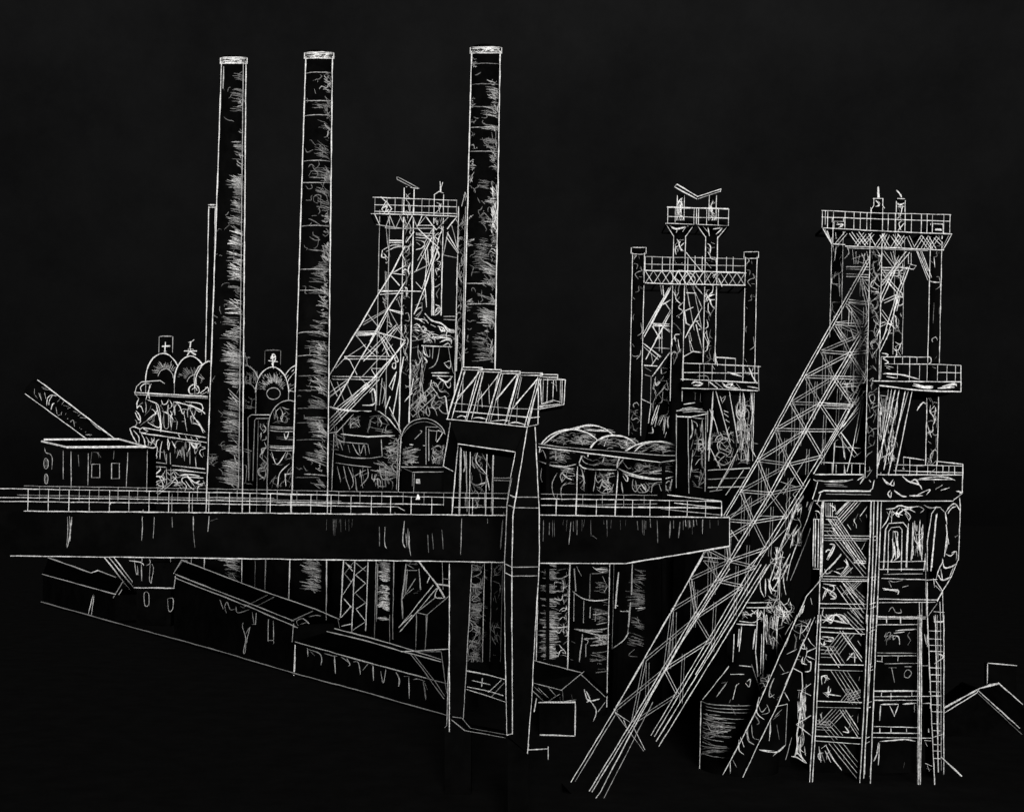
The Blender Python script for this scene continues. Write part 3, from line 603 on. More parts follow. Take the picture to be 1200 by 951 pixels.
p, c = column(t, 514.5, 228, 262, 5.6, w=1.9, marks=0, m=1); c.squig(p, 230, 372, 50, -.8, .8, 8, m=1, seed=94)
draw(p.part('finial'), 'e', '*645,60 650,110 | 660,65 650,100 | 610,135 640,115 665,125 | +-645,90 648,120 | +648,100 648,118', 260)
draw(p, 'e', '*605,325 610,830 | *598,420 602,820 | +~615,420 640,470 625,500 | *620,745 640,755', 260)
p, c = column(t, 541.5, 242, 256, 4.2, w=2.0, marks=0); c.squig(p, 245, 425, 60, -.8, .8, 7, m=2, seed=95)
draw(p.part('cap'), 'e', '765,200 785,120 795,150 | -~775,140 790,130 785,170', 254.5)
draw(p, 'f', '+-975,20 970,240 | +980,60 972,260', 254.5)
# headframe platform
pf = t.part('platform'); a_ = [W(435, 251, 254), W(536, 253.5, 254), W(536, 255.5, 254), W(435, 253, 254)]; grating(pf, a_, 7)
draw(pf, 'e', '260,240 520,245 740,255 | -290,300 455,325 | -340,320 620,322', 253.8)
draw(t, 'e', '280,240 310,305 | -340,320 365,250 | -365,250 395,325 | -395,325 430,250 | -420,250 455,320 | 455,320 490,250 | -490,250 520,320 | 545,250 520,310 | -520,310 570,250 | *570,260 625,330 | 625,330 690,260 | *740,255 685,325 | -710,305 750,460 | 685,345 750,460 | 680,370 745,460 | -690,340 660,480 | -730,265 755,310', 253.9, names='brace')
rails(t, [[(380+a/4.754, 200+b/4.754) for a, b in q] for q in (((270, 148), (740, 165)), ((280, 190), (740, 202)), ((280, 226), (740, 240)))],
      [(380+a/4.754, 200+b/4.754, 200+cc/4.754) for a, b, cc in ((283, 150, 235), (395, 155, 245), (435, 158, 248), (545, 160, 250), (585, 162, 252), (690, 165, 252), (738, 166, 256), (350, 150, 200))], 253.7, 1.4, 1, 1.4, 2)
# crossbars under the platform
draw(t, 'e', '*515,305 605,305 | +360,388 450,390 | 360,400 450,402 | *510,350 620,350 | 510,345 580,375 | =510,365 600,372 | 510,385 560,395 | *~510,440 545,430 560,405 540,390 | ~515,400 535,415 | -665,470 750,488 | 665,812 760,812 | -665,828 770,832', 258, names='crossbeam')
# skip bridge of that furnace
sk = t
draw(sk, 'e', '*450,420 380,560 300,690 175,905 145,950 | *450,620 350,780 255,950', 252, names='chord')
draw(sk, 'f', '*440,0 250,310 | *552,0 430,210 290,455', 251, names='chord')
draw(sk, 'e', '*635,425 560,650 500,800 | 620,420 545,660 | 560,420 570,520 560,640 570,760 | 575,430 580,520 | 545,680 560,700 545,720', 256, names='chord')
draw(sk, 'e', '''*520,320 570,370 640,430 | *430,460 450,500 | 365,578 450,530 | *365,578 420,640 | 365,570 450,580 | 300,665 340,670 540,672 | =310,682 440,675 | *455,400 500,340 | 500,565 600,515 | 540,470 590,525 | 510,620 545,660 | 590,440 610,460
 | 560,400 600,330 | -580,390 520,500 | 600,370 510,560 | 210,850 250,825 350,770 | -215,860 355,775 | -240,795 310,880 | 175,905 290,905 | 175,918 290,912 | 175,915 205,950 | 350,770 440,800 | *350,770 440,790 | 355,790 300,900 | 290,905 330,950 | 295,900 440,940 | -350,770 370,860 | -430,850 360,950
 | -360,770 440,920 | -370,920 300,905 | ~-345,840 370,850 375,870 350,860 | -400,720 420,700 440,780 | -410,720 425,760 445,750''', 253, names='brace')
draw(sk, 'f', '''=415,48 530,45 | 410,55 470,130 | 470,130 530,180 | =350,185 620,185 | -470,110 350,190 | 300,245 350,190 | *350,180 380,200 | 380,200 420,280 | 430,290 510,370 | =280,297 540,300 | 530,40 690,90 | 540,50 600,180 | =560,60 640,190 | 690,85 540,300 | 690,100 400,420 | 620,110 450,290
 | 640,20 690,85 | 640,0 560,150 | =640,10 450,200 | 680,110 500,320 | 500,245 580,245 540,300 | 500,250 530,300 | 250,420 360,330 | =260,395 370,315 | -310,320 350,430 | 360,320 410,440 | -~490,120 520,140 540,160 | -520,130 530,160 | =500,320 300,480 | =480,330 250,555 | =540,300 260,590
 | 250,455 310,465 340,540 | -280,470 340,480 | 270,310 310,400 | 560,300 545,450''', 253, names='brace')
draw(sk, 'f', '-260,605 310,600 400,500', 238, names='brace')
# furnace body
b = t.part('furnace_shell'); kz = 262
def fz(px, py): return W(px, py, kz)
cxw = W(514, 400, kz).x
prof = [(372, 16), (386, 22), (400, 24), (430, 16), (446, 22), (470, 26), (500, 34), (560, 34)]
b.rings([(cxw, kz, W(514, py, kz).z if py != 560 else 0.0, r*kz/F) for py, r in reversed(prof)], 24)
fs = Rev(cxw, kz, [(W(514, py, kz).z, r*kz/F) for py, r in prof[:-1]]+[(0, 34*kz/F)], .3)
draw(b, 'e', '''~*500,820 530,830 560,850 | ~*505,825 560,830 580,850 | +~560,795 600,835 650,850 690,880 730,900 | *~500,860 520,855 540,880 560,905 | ~505,880 530,890 | ~550,870 570,880 560,895 | *~555,815 580,850 | ~540,930 570,915 585,935 | *600,925 700,935 | ~*640,870 655,895 665,870 | 505,750 545,735 545,780 510,810
 | ~540,790 520,820 540,830 | ~500,800 520,770 545,760''', fs)
draw(b, 'f', '''*~735,20 770,0 | ~735,10 750,20 800,10 | ~780,20 790,10 800,25 785,35 | ~*740,30 800,45 825,60 | 760,90 790,65 820,60 825,90 790,95 | *~830,75 870,70 940,80 945,110 | ~*880,100 920,85 945,95 | *~870,10 900,20 910,40 890,30 | *~830,0 860,15 | *~900,0 930,40 965,45 | *780,118 950,125 | ~900,120 930,105 940,130
 | *~790,120 795,160 815,180 | ~800,130 810,170 825,180 825,140 | -845,120 840,190 | -~880,130 870,190 850,230 820,245 | 930,130 940,200 955,265 | ~905,215 940,205 935,245 905,215 | ~920,225 935,235 | *835,270 965,270 | *840,285 955,290 | +~870,290 910,320 935,310 950,290 | ~865,300 900,310 925,350 940,345 940,320
 | 835,310 830,340 870,390 | -~870,390 880,410 910,400 | *~905,400 915,410 925,500 | -665,520 830,345 | -680,520 850,360 | -730,515 870,385 | -670,500 830,350 | -720,455 750,490 | -750,425 780,460 | -780,400 810,430 | -700,475 730,510 | -810,370 840,400 | -760,400 800,450 | -~810,450 825,485 820,510 805,490 810,455
 | -~830,465 870,460 | -~870,430 910,420 | +_~800,210 780,260 790,330 | +~790,180 810,205 800,215 | -~760,140 790,180 | -~740,200 760,230 780,180 | _~730,300 760,260 770,220 | _~740,340 770,300 | -~700,400 730,370 770,340''', fs)
squigs(b, (478, 386, 545, 402), fs, 34, 9, seed=101); squigs(b, (475, 402, 500, 490), fs, 60, 12, seed=102, ms=(2, 2, 3), vert=.3); squigs(b, (500, 445, 530, 490), fs, 22, 10, seed=103, ms=(2, 3))
draw(t.part('downcomer'), 'f', '~*640,180 650,200 640,210 630,190 640,180 | *~615,220 635,215 632,245 618,240 618,222 | *640,265 600,345 615,365 640,262 | *605,400 580,470 | *680,180 620,500 | +~490,380 515,360 520,440 450,450 | *+_~500,360 510,440 | -530,310 530,450 | -~550,330 575,370 560,440 | -~570,320 580,400 570,460 | 600,460 630,520 665,600 | -610,500 660,570 | 735,300 720,380 | ~690,340 710,350 | ~*685,430 710,400 730,380', 250)
# ================================================================ two round tanks by the crane
t = thing('storage_tank', 'broad dome-topped round tank just right of the middle smokestack', 'tank', 430, 248, 'round tanks behind the bridge')
b = t.part('shell'); c = Cyl(430.5, 509, 248, 39.5, None, None, 0.0); c.body(b, 40)
draw(b, 'f', '*292,610 280,930 | *665,620 650,930 | -650,640 640,920', c)
d = t.part('dome'); dm = [(509, 39.5), (500, 36), (490, 27), (482, 16), (479, .5)]; d.rings([(c.cx, 248, W(430.5, y, 248).z, r*248/F) for y, r in dm], 40)
dsf = Rev(c.cx, 248, [(W(430.5, y, 248).z, r*248/F) for y, r in reversed(dm)]+[(0, 39.5*248/F)], .15)
draw(d, 'f', '+250,455 330,475 420,483 545,485 600,530 668,615 | *300,608 480,625 660,618 | _~370,560 400,530 440,510 | _~380,540 430,550 | _~400,510 420,560 | _~490,515 560,510 600,560 | _~500,575 590,590 | _~520,540 600,560', dsf)
squigs(d, (408, 487, 424, 502), dsf, 14, 8, seed=111, ms=(2, 3)); squigs(d, (430, 485, 462, 508), dsf, 18, 10, seed=112, ms=(2, 3))
draw(b, 'f', '-~300,720 380,740 480,745 560,735 | -555,640 560,735 | -~300,770 400,785 500,795 | ~-300,625 330,650 400,660 480,665 | _370,670 380,715 | ~-395,665 420,715 440,730 | ~-430,670 440,720 460,670 470,730 | ~-480,665 490,720 | ~-320,640 340,700 | -~545,785 560,860 620,860 | -~400,850 430,830 470,810 | -345,790 360,860 380,920 | -~310,790 330,880 | -410,850 420,930 | -~480,800 480,850 440,900 | -~370,790 400,870 390,910', c)
c.ticks(b, 514, 560, 60, 1, .7, .98, .1, 1.5, 2, 113); c.ticks(b, 542, 562, 34, 1, .25, .9, .05, 1.5, 2, 114); c.ticks(b, 512, 530, 16, -1, .7, .98, .6, 1.6, 1, 115); squigs(b, (395, 545, 460, 574), c, 26, 12, seed=116, ms=(2, 3), vert=.7)
t = thing('storage_tank', 'smaller dome-topped tank between the broad tank and the crane tower', 'tank', 497, 247, 'round tanks behind the bridge')
b = t.part('shell'); c = Cyl(496.5, 513, 247, 25.5, None, None, 0.0); c.body(b, 36)
d = t.part('dome'); d.rings([(c.cx, 247, c.zt+4.2*math.sin(a), max(.05, c.rt*math.cos(a))) for a in [math.pi/2*i/8 for i in range(9)]], 36)
arc(d, 496.5, 513, 25.5, 23, 10, 175, 243.5, 1.8, 2); arc(d, 496.5, 514, 24, 20, 20, 160, 243.4, 1.5, 3)
draw(b, 'f', '*670,658 720,670 800,675 | -805,570 805,780 | -820,580 820,760 | -805,570 870,572 | 870,590 905,603 | *900,600 865,655 | +875,590 905,605 | -865,590 860,650 | -820,590 870,595 | -~770,590 780,600 740,640', c)
c.ticks(b, 524, 545, 40, -1, .3, .95, -.25, 1.7, 2, 117); squigs(b, (505, 520, 521, 545), c, 50, 8, seed=118, ms=(2, 3)); c.ticks(b, 660, 700, 20, -1, 0, .9, .1, 1.4, 3, 119)

# things seen under the bridge between mast and crane leg
t = thing('standpipe', 'ribbed upright vessel under the bridge just right of the lattice mast', 'tank', 452, 225)
b, c = column(t, 452.5, 600, 225, 10.8, w=1.6, m=2, name='shaft', marks=0); c.ticks(b, 658, 728, 90, 1, -.8, .6, .15, 2.0, 1, 121); c.edge(b, -.8, 660, 728, 1.6, 2)
t = thing('lean_to_duct', 'bent duct and sloped chute under the bridge left of the crane tower', 'duct', 500, 215)
b = t.part('duct'); b.prism([(488, 718), (513, 697), (527, 697), (527, 775), (488, 775)], 212, 218)
draw(b, 's', '+480,515 590,655 640,740 | +590,655 668,665 | *~550,600 530,650 | -465,830 530,845 670,725 | -465,830 585,735 | -465,830 465,950 | -525,850 525,950 | *680,515 675,950 | 570,660 355,925 | 590,680 365,950 | *~600,670 580,735 640,740', 211.8)
draw(b, 'v', '-840,0 835,205 | -905,0 890,210 | *815,0 735,75 | 825,0 740,100 | -700,0 703,145 | -683,0 683,210 | *888,208 1030,200', 211.8)
u_ = t.part('bracket'); u_.prism([(470, 662), (492, 662), (492, 690), (472, 703)], 214, 216)
draw(u_, 's', '-+400,530 390,640 375,750 380,870 | -390,570 470,570 | -~400,530 450,560 | +-480,560 490,690 | -375,750 460,620 | -~400,720 450,680 | -~410,560 400,700 | +_400,600 395,720 | -625,520 630,690 | -625,620 660,625', 213.8)
t = thing('standpipe', 'scribbled upright pipe framed between the two legs of the crane tower', 'pipe', 563, 200)
b, c = column(t, 561, 525, 200, 10, w=1.6, m=1, name='shaft', marks=0, show=790); c.squig(b, 530, 600, 22, -.9, .3, 10, m=2, seed=131); c.squig(b, 660, 785, 70, -.8, .9, 10, m=2, seed=132); c.ticks(b, 662, 780, 70, 1, -.8, .8, .5, 1.7, 2, 254)
draw(b, 'g', '-315,540 320,900 | -+~300,545 310,640 300,680 | _~375,560 370,640 400,680 440,700 | _~400,570 440,640 450,660 | ~*430,700 445,780 | ~*380,750 430,735 | 400,760 430,730 | ~*420,550 465,560 | -465,560 455,900 | 465,712 560,712 | 470,725 560,728 | ~380,570 370,620 410,670 435,700', 198)
t = thing('standpipe', 'slender pipe leaning against the inner edge of the right crane leg', 'pipe', 585, 190)
b, c = column(t, 584, 600, 190, 6.5, w=1.2, m=3, name='shaft', marks=0, show=775); c.squig(b, 660, 770, 30, -.8, .8, 9, m=3, seed=133)
t = thing('braced_platform', 'flat braced platform between the crane tower legs near the ground', 'platform', 570, 140)
b = t.part('deck'); b.prism([(546, 785), (592, 795), (592, 822), (547, 808)], 137.4, 140)
draw(b, 'w', '*245,343 380,372 485,400 | 245,348 370,370 | 280,405 395,432 | *345,390 340,445 | 250,445 380,470 475,500 | 245,460 400,508 490,540 | 380,480 465,400 | 400,508 480,420', 137.2)
lg_ = t.part('support'); lg_.prism([(560, 812), (580, 818), (580, 835), (560, 835)], 137.8, 139.4)

# ================================================================ three domed stoves right of the crane tower
CG = 'domed hot stoves right of the crane tower'
KD = []
def stv(label, px, ptop, r, Y, ysp, band, seed):
    t = thing('hot_stove', label, 'hot stove', px, Y, CG)
    b = t.part('shell'); c = Cyl(px, band, Y, r*.96, None, None, 0.0); c.body(b, 36)
    d = t.part('dome'); k = Y/F
    zb, zs, zt = W(px, band, Y).z, W(px, ysp, Y).z, W(px, ptop, Y).z; cx = c.cx
    d.rings([(cx, Y, zb, r*k*.98), (cx, Y, zs, r*k)] + [(cx, Y, zs+(zt-zs)*math.sin(a), max(.05, r*k*math.cos(a))) for a in [math.pi/2*i/8 for i in range(1, 9)]], 36)
    arc(d, px, ysp, r, ysp-ptop, 0, 180, lambda x, y: Y-.4*r*k, 3.0, 1, 18)
    ds = Rev(cx, Y, ell(zs, zt, r*k)+[(zb, r*k*.98)], .15)
    if Y < 170: KD.append((d, ds))
    return t, b, d, c, ds
t, b, d, c, ds = stv('rearmost stove dome, peeping over the two nearer white-rimmed domes', 692, 498, 34, 176, 530, 540, 1)
draw(d, 'h', '*~240,345 330,325 400,315 | ~330,330 420,345 480,345 | ~350,325 450,320 | ~420,350 540,360 | ~350,345 450,355 | *~440,345 550,362 | ~460,335 540,350', ds)
t, b, d, c, ds = stv('left white-rimmed stove dome, next to the crane tower', 669, 503, 37, 164, 530, 545, 2)
draw(d, 'h', '+~90,440 140,400 200,362 270,345 | *~60,545 150,575 230,580 300,565 | ~150,570 230,580 280,570 | +_~260,430 320,420 350,380 | ~-310,380 340,430 360,400 | ~-280,430 380,440 | ~-320,390 380,400 | -~75,490 85,475 100,500 115,540 125,500 | -~170,480 170,540 180,510 | -~190,490 190,520 | -~200,490 210,530 235,500', ds)
draw(d, 'g', '*~755,520 800,480 870,450 950,440', ds)
squigs(d, (668, 508, 698, 522), ds, 26, 9, seed=141, ms=(2, 2, 3)); squigs(d, (642, 512, 665, 522), ds, 10, 9, seed=142, ms=(3, 3))
draw(b, 'h', '+-~150,580 250,590 290,595 | *~215,625 240,650 275,665 | -~180,620 150,680 150,740 165,780 | -~240,680 205,720 210,800 | -~200,600 290,610 | -~210,610 290,625 | *~220,590 280,600 | ~-220,700 270,680 | -~80,590 75,650 85,680 | ~-230,640 290,640 280,620 | -~250,690 290,690 | *310,580 300,900', c)
squigs(b, (655, 546, 674, 566), 159.4, 18, 9, seed=143)
t, b, d, c, ds = stv('middle white-rimmed stove dome', 720, 510, 31, 159, 535, 549, 3)
draw(d, 'h', '+~390,460 430,420 480,390 540,380 600,385 | +~320,565 350,590 420,600 | *~420,600 560,602 | *500,400 480,450 | *480,520 470,555 | -~330,510 350,550 400,570 450,560 | ~*320,560 330,530 340,510 | -~350,520 400,540 | ~-345,510 370,530 410,545', ds)
draw(d, 'h', '-~570,410 600,420 650,430 | -~580,430 590,460 640,460 650,440 | +_~620,400 680,410 700,430 | ~-440,440 470,420', ds); squigs(d, (724, 513, 746, 524), ds, 22, 8, seed=144)
draw(b, 'h', '*570,600 550,890 | -~425,620 420,680 410,740 | +-~480,640 540,620 | -~490,650 550,640 | -~425,650 440,680 480,650 | -~440,690 470,660 450,730 | +-~520,690 480,680 520,720 | *~480,730 535,720 | *~475,740 510,700 | -~330,590 350,650 350,730 | -~340,600 345,660 | +-~500,620 545,625', c)
squigs(b, (698, 552, 719, 578), c, 22, 9, seed=145, ms=(2, 2, 3)); squigs(b, (676, 548, 686, 575), c, 10, 7, seed=146, ms=(2, 3))
t, b, d, c, ds = stv('right white-rimmed stove dome, against the square brick chimney', 768, 517, 45, 156, 548, 557, 4)
draw(d, 'h', '+~668,490 720,445 790,425 860,422 930,440 | +~565,590 630,620 740,650 850,660 935,640 | *~600,625 720,655 850,665 | *565,590 580,560 605,530 | ~*570,575 600,545 | -~820,455 900,455 | *~850,460 860,510 | -~840,500 880,510 | -~700,490 760,470 | -~600,550 630,590 650,590 | -~680,580 720,580 700,565 | ~-700,570 715,600 | *~770,615 860,600 860,560 | -870,570 865,630 | -~830,560 890,560 | -~740,500 790,510 | ~-760,620 860,625 | -~830,450 900,460', ds)
draw(b, 'h', '*~600,620 630,650 625,675 600,640 | +-~590,680 600,750 | -~665,660 660,710 680,740 710,700 | *~700,710 740,690 | ~*715,690 750,740 | -~780,750 790,700 820,680 | -~830,690 850,740 880,730 | *+915,660 900,725 | -~870,680 850,700 870,730 | +_~680,670 690,740 | -~845,690 870,680 | _~790,740 780,700', c)
squigs(b, (741, 563, 788, 577), c, 22, 9, seed=147, ms=(2, 3)); squigs(d, (728, 540, 785, 556), ds, 16, 9, seed=148, ms=(3, 2))
for dd, x0, x1, y0, y1, sd in ((KD[0], 645, 700, 508, 520, 1), (KD[1], 700, 745, 514, 526, 2), (KD[2], 740, 792, 521, 530, 3), (KD[2], 742, 792, 542, 556, 4), (KD[0], 640, 674, 528, 543, 5), (KD[1], 694, 732, 532, 547, 6)):
    R_ = random.Random(sd+300)
    for _ in range(26):
        x = R_.uniform(x0, x1-12); y = R_.uniform(y0, y1); L = R_.uniform(6, 16)
        stroke(dd[0], cat([(x, y), (x+L/2, y-1.6), (x+L, y-R_.uniform(-1, 1.5))]), dd[1], 1.2, R_.choice((2, 3, 3)), taper=True)
# below-bridge marks on those stoves: tall shells
t = thing('standpipe', 'heavily ribbed round shell just right of the broad crane leg below the bridge', 'tank', 650, 149)
b, c = column(t, 650.5, 606, 149, 19, w=1.7, m=1, name='shaft', marks=0, show=800); c.edge(b, .97, 661, 815, 1.8, 1)
c.ticks(b, 662, 775, 60, 1, -.75, .2, .05, 2.0, 2, 151); c.ticks(b, 662, 775, 60, 1, -.85, .4, .15, 1.6, 2, 251); c.squig(b, 662, 770, 46, .55, .95, 7, m=1, seed=152); c.ring(b, 733, 2.4, 1, -.1, -.6, .95)
for q_, (p_, u_, v_) in enumerate(((668, -.8, .3), (675, -.7, .5), (684, -.8, .2), (690, -.6, .6), (699, -.8, .4), (707, -.7, .2), (716, -.8, .5), (724, -.8, .1), (742, -.8, .3), (749, -.7, .5), (757, -.8, .2), (765, -.6, .3))): c.ring(b, p_, 2.2 if q_ % 3 else 1.5, 2, -.14, u_, v_)
t = thing('standpipe', 'wide round shell with drooping hoop marks, second right of the broad crane leg', 'tank', 692, 150)
b, c = column(t, 692.5, 606, 150, 24, w=1.8, m=1, name='shaft', marks=0, show=828); c.edge(b, -.97, 661, 700, 1.6, 1)
draw(b, 't', '*~375,700 440,745 520,758 600,748 | +-385,560 395,700 | -385,700 382,885 | +_485,590 480,745 | -445,755 442,895 | -485,795 482,865 | -520,820 515,885 | *~500,550 550,580 595,570 | +~515,560 590,565 | ~-545,550 590,555 | -560,605 590,670 570,705 | _~540,645 545,690 | -~400,545 430,605 | ~+-400,935 450,945 560,950 | -~520,905 600,890', c)
draw(b, 'w', '+-~930,88 1000,110 1080,128 1135,120 | +-965,120 945,290 | 985,180 985,260 | -~880,155 920,175 | -~875,270 905,280 | -~970,150 1000,160 985,190 | -~1050,60 1130,45 | _~1060,335 1105,335', c)
[c.ring(b, p_, 2.2, m_, -.16, u_, .92) for p_, u_, m_ in ((668, .1, 3), (684, .3, 3), (716, .2, 2), (734, -.7, 2), (744, -.2, 2), (752, .1, 2), (761, .2, 3), (770, .1, 3), (784, .4, 3))]; c.ticks(b, 662, 780, 20, 1, 0, .95, .1, 1.3, 3, 252); c.ticks(b, 745, 756, 18, 1, .25, .95, .1, 1.7, 2, 153); c.ticks(b, 766, 774, 12, 1, .3, .95, .1, 1.7, 3, 154); c.ticks(b, 715, 730, 16, 1, .3, .95, .3, 1.6, 3, 155)
t = thing('standpipe', 'dark round shell in the shadow under the right end of the bridge', 'tank', 750, 153)
b, c = column(t, 741, 608, 153, 21, w=.9, m=3, name='shaft', marks=0, show=760)
c.ticks(b, 665, 760, 60, 1, -.2, .8, .15, 1.4, 3, 253); draw(b, 't', '+-745,530 740,720 | +660,580 640,805 | 645,785 725,825 670,822 | +-735,765 720,920 | -850,535 840,700 | -~770,625 830,620 | -~780,600 840,600 | _~775,570 840,575 | *~765,805 830,800 860,785 | -~775,820 850,800 | -~780,765 840,760 | _~770,910 790,930 | -945,490 940,660 900,720 | -~890,720 950,680', c)
draw(b, 'p', '*~200,335 240,305 260,275 | _~285,340 260,365 295,370 | -~260,250 255,290', c)
t = thing('standpipe', 'slim scratched pipe between the bridge end and the big skip hoist', 'pipe', 785, 160)
b, c = column(t, 785.5, 640, 160, 9, w=1.0, m=3, name='shaft', marks=0, show=720)
draw(b, 't', '*~995,500 960,640 910,690 | +-~960,560 970,640 | -1000,510 1005,740 1000,870 | *~980,730 940,760 910,825 | +-~930,770 950,740 970,750 920,800 | -1080,470 1078,620 | *~1065,530 1110,480 1130,490 1080,530 | -~1100,480 1105,540 | -~1120,475 1130,520 | -~905,605 930,590', c)
t = thing('overhead_pipe', 'straight twin-edged pipe crossing the stove domes at a slant', 'pipe', 710, 149)
b = t.part('shaft'); b.prism([(628, 519.5), (795, 533), (795, 541), (775, 542.5), (628, 523.5)], 146, 147)
draw(b, 'h', '-60,435 200,455 660,492 860,510 935,510 | *60,455 340,490 600,525 840,553 | -~840,553 900,545 935,540', 145.9)
e_ = t.part('support'); e_.prism([(640, 524), (644, 524), (644, 850), (640, 850)], 146.2, 146.8); e_ = t.part('support'); e_.prism([(776, 540), (780, 540), (780, 845), (776, 845)], 146.2, 146.8)

# ================================================================ square chimney block
t = thing('brick_chimney', 'squat six-sided dark chimney block with faded corners beside the right stove dome', 'chimney', 812, 148)
b = t.part('shaft'); ft = [(793, 487), (808, 487.5), (828, 482)]
b.hexa([W(793, 486, 148), W(807, 488, 146), W(828, 483, 148), W(824, 479, 151), W(800, 479, 151)], [Vector((p.x, p.y, 0)) for p in (W(793, 486, 148), W(807, 488, 146), W(828, 483, 148), W(824, 479, 151), W(800, 479, 151))])
draw(b, 'j', '345,500 345,910 | -410,515 415,940 | -510,490 505,930 | -520,480 518,600', 145.8)
draw(b, 'j', '*345,512 425,515 515,498 | -345,480 420,478 520,490 | ~345,485 380,470 430,462 500,480 | -~380,478 490,470 | -~380,490 480,480 | +_~400,475 480,490 | -+~430,530 435,600 420,640 | +-~490,530 485,600 | +_~490,540 495,700 | _~440,640 425,700 | -~430,780 420,860 | _~430,820 490,830 470,900 | _~450,850 490,860 | -~440,520 500,525 | +_~485,720 490,800 | -~430,815 470,805 | _~440,900 490,910', 145.7)
squigs(b, (810, 490, 826, 570), 145.7, 26, 9, seed=161, ms=(3, 3, 2), vert=.4)

# ================================================================ middle furnace
t = thing('blast_furnace', 'middle blast furnace, with twin uptakes and a V-shaped pair of jibs on top', 'furnace', 815, 205)
c0, s0 = column(t, 748.5, 291, 203, 7.2, w=1.4, m=1, name='column', marks=24, cap=True, show=510)
c1, s1 = column(t, 880.5, 296, 206, 7.0, w=1.3, m=1, name='column', marks=20, cap=True, show=540)
s0.squig(c0, 480, 505, 12, -.7, .7, 7, m=3, seed=5)
# twin uptakes
for (pxx, ptop, sd, jib) in ((796.5, 276, 171, ''), (834, 277, 172, '')):
    p, c = column(t, pxx, ptop, 200, 7.2, w=1.5, name='uptake', marks=0, show=(470 if sd == 171 else 425)); c.squig(p, ptop+4, 430, 44, -.85, .85, 9, m=1, w=1.7, seed=sd)
    hp = p.part('hopper_head'); cx = c.cx; k = 200/F
    hp.rings([(cx, 200, W(pxx, 277, 200).z, 7.2*k), (cx, 200, W(pxx, 262, 200).z, 16*k)], 20)
    nk = p.part('neck'); nc = Cyl(pxx+1.5, 229, 200, 4.2, 262, None, None); nc.body(nk, 12)
    for u in (-1, 1): nc.edge(nk, u, 229, 262, 1.6, 1)
    nc.squig(nk, 231, 262, 22, -.9, .9, 8, w=2.4, m=1, seed=sd+5)
draw(t.part('hopper_rim'), 'i', '285,293 330,365 | 445,300 395,370 | 285,293 445,300 | 460,300 510,372 | 635,305 575,375 | 460,300 635,308 | +~310,305 345,325 420,305 | +~350,330 345,345 | +~400,310 380,340 | *~490,305 520,340 | +~550,325 600,320 565,355 | +~520,310 530,365', 196)
draw(t, 'i', '*348,75 465,145 | *335,90 460,158 | 348,75 335,90', 198, names='jib'); draw(t, 'i', '*460,145 595,102 | 465,158 590,115 | 595,102 590,118', 198, names='jib')
cr = t.part('crown_platform'); a_ = [W(781, 262, 195), W(854, 264.5, 195), W(854, 266, 195), W(781, 263.5, 195)]; grating(cr, a_, 6)
rails(t, [[(720+a/4.755, 200+b/4.755) for a, b in q] for q in (((292, 203), (640, 215)), ((300, 255), (635, 265)))], [(720+a/4.755, 200+b/4.755, 200+cc/4.755) for a, b, cc in ((298, 205, 293), (340, 205, 290), (445, 210, 298), (458, 210, 298), (470, 210, 300), (515, 212, 305), (580, 215, 308), (637, 215, 305))], 195, 1.6, 1, 1.5, 1)
draw(t.parts[-1] if hasattr(t, 'parts') else t.kids[-1], 'i', '+295,203 635,213', 194.9)
# truss platform
tp = t.part('platform'); a_ = [W(755, 331, 199), W(874, 334, 199), W(874, 336, 199), W(755, 333, 199)]; grating(tp, a_, 6)
draw(t, 'i', '*170,555 345,560 540,562 735,570 | *170,625 370,632 560,635 730,638', 197, names='chord')
br = []
for i in range(12):
    x0 = 172+i*46.5; y0 = 557+i*1.1; br.append(f'{x0},{y0} {x0+44},{y0+72}'); br.append(f'{x0+44},{y0+2} {x0},{y0+70}')
draw(t, 'i', ' | '.join(br), 197, names='brace')
rails(t, [[(720+a/4.755, 200+b/4.755) for a, b in q] for q in (((170, 478), (735, 492)), ((170, 520), (735, 530)))], [(720+a/4.755, 200+b/4.755, 200+cc/4.755) for a, b, cc in ((172, 478, 555), (210, 478, 550), (268, 478, 555), (310, 480, 555), (410, 482, 560), (450, 475, 555), (490, 478, 558), (570, 485, 562), (625, 480, 562), (662, 480, 565), (730, 490, 568))], 197, 1.4, 2, 1.6, 1)
draw(t, 'i', '400,455 485,560 | *580,600 600,645', 196.5, names='brace')
# skip hoist of middle furnace
draw(t, 'i', '+320,640 165,925 | 305,650 160,910 | *320,780 225,950 | *390,640 385,950 | *380,560 390,640', 201, names='chord')
draw(t, 'i', '''*270,640 275,700 | -255,630 265,690 | *+270,745 320,715 | *285,740 320,790 | 210,850 310,855 | 215,865 300,865 | 215,865 250,940 | 260,860 310,900 | *310,780 270,850 | *395,780 440,760 | *390,780 400,850 420,860 | -400,640 445,890 | 440,640 500,950 | *400,680 455,682 | 450,840 470,835
 | 490,760 395,930 | 410,640 380,670 | *~390,600 420,570 450,600 440,630 | ~430,640 470,720 | 250,860 250,930 | 265,880 265,940 | 300,880 340,930 | ~410,620 450,640 500,700 | *455,835 490,880 470,885 | 420,900 430,950 | ~470,720 490,770''', 201.5, names='brace')
draw(t, 'j', '*205,0 165,70 | *280,0 175,195 | *310,155 210,290 | 215,0 310,10 | 280,10 310,40 | *385,0 380,375 | 160,105 260,180 | =165,115 250,190 | 210,10 260,80 | 265,20 265,160 | 250,30 250,150 | -220,130 310,135 | *165,228 240,232 | 240,180 205,230 | -170,280 205,290 200,440 | 150,415 205,440 190,550 | *430,0 395,75 | *455,0 495,160 | 420,90 440,150 385,180 | 415,60 425,150 490,160 | *435,150 485,155 | -205,160 215,220', 201.5, names='brace')
b = t.part('furnace_shell'); kz = 207; cxw = W(806, 440, kz).x
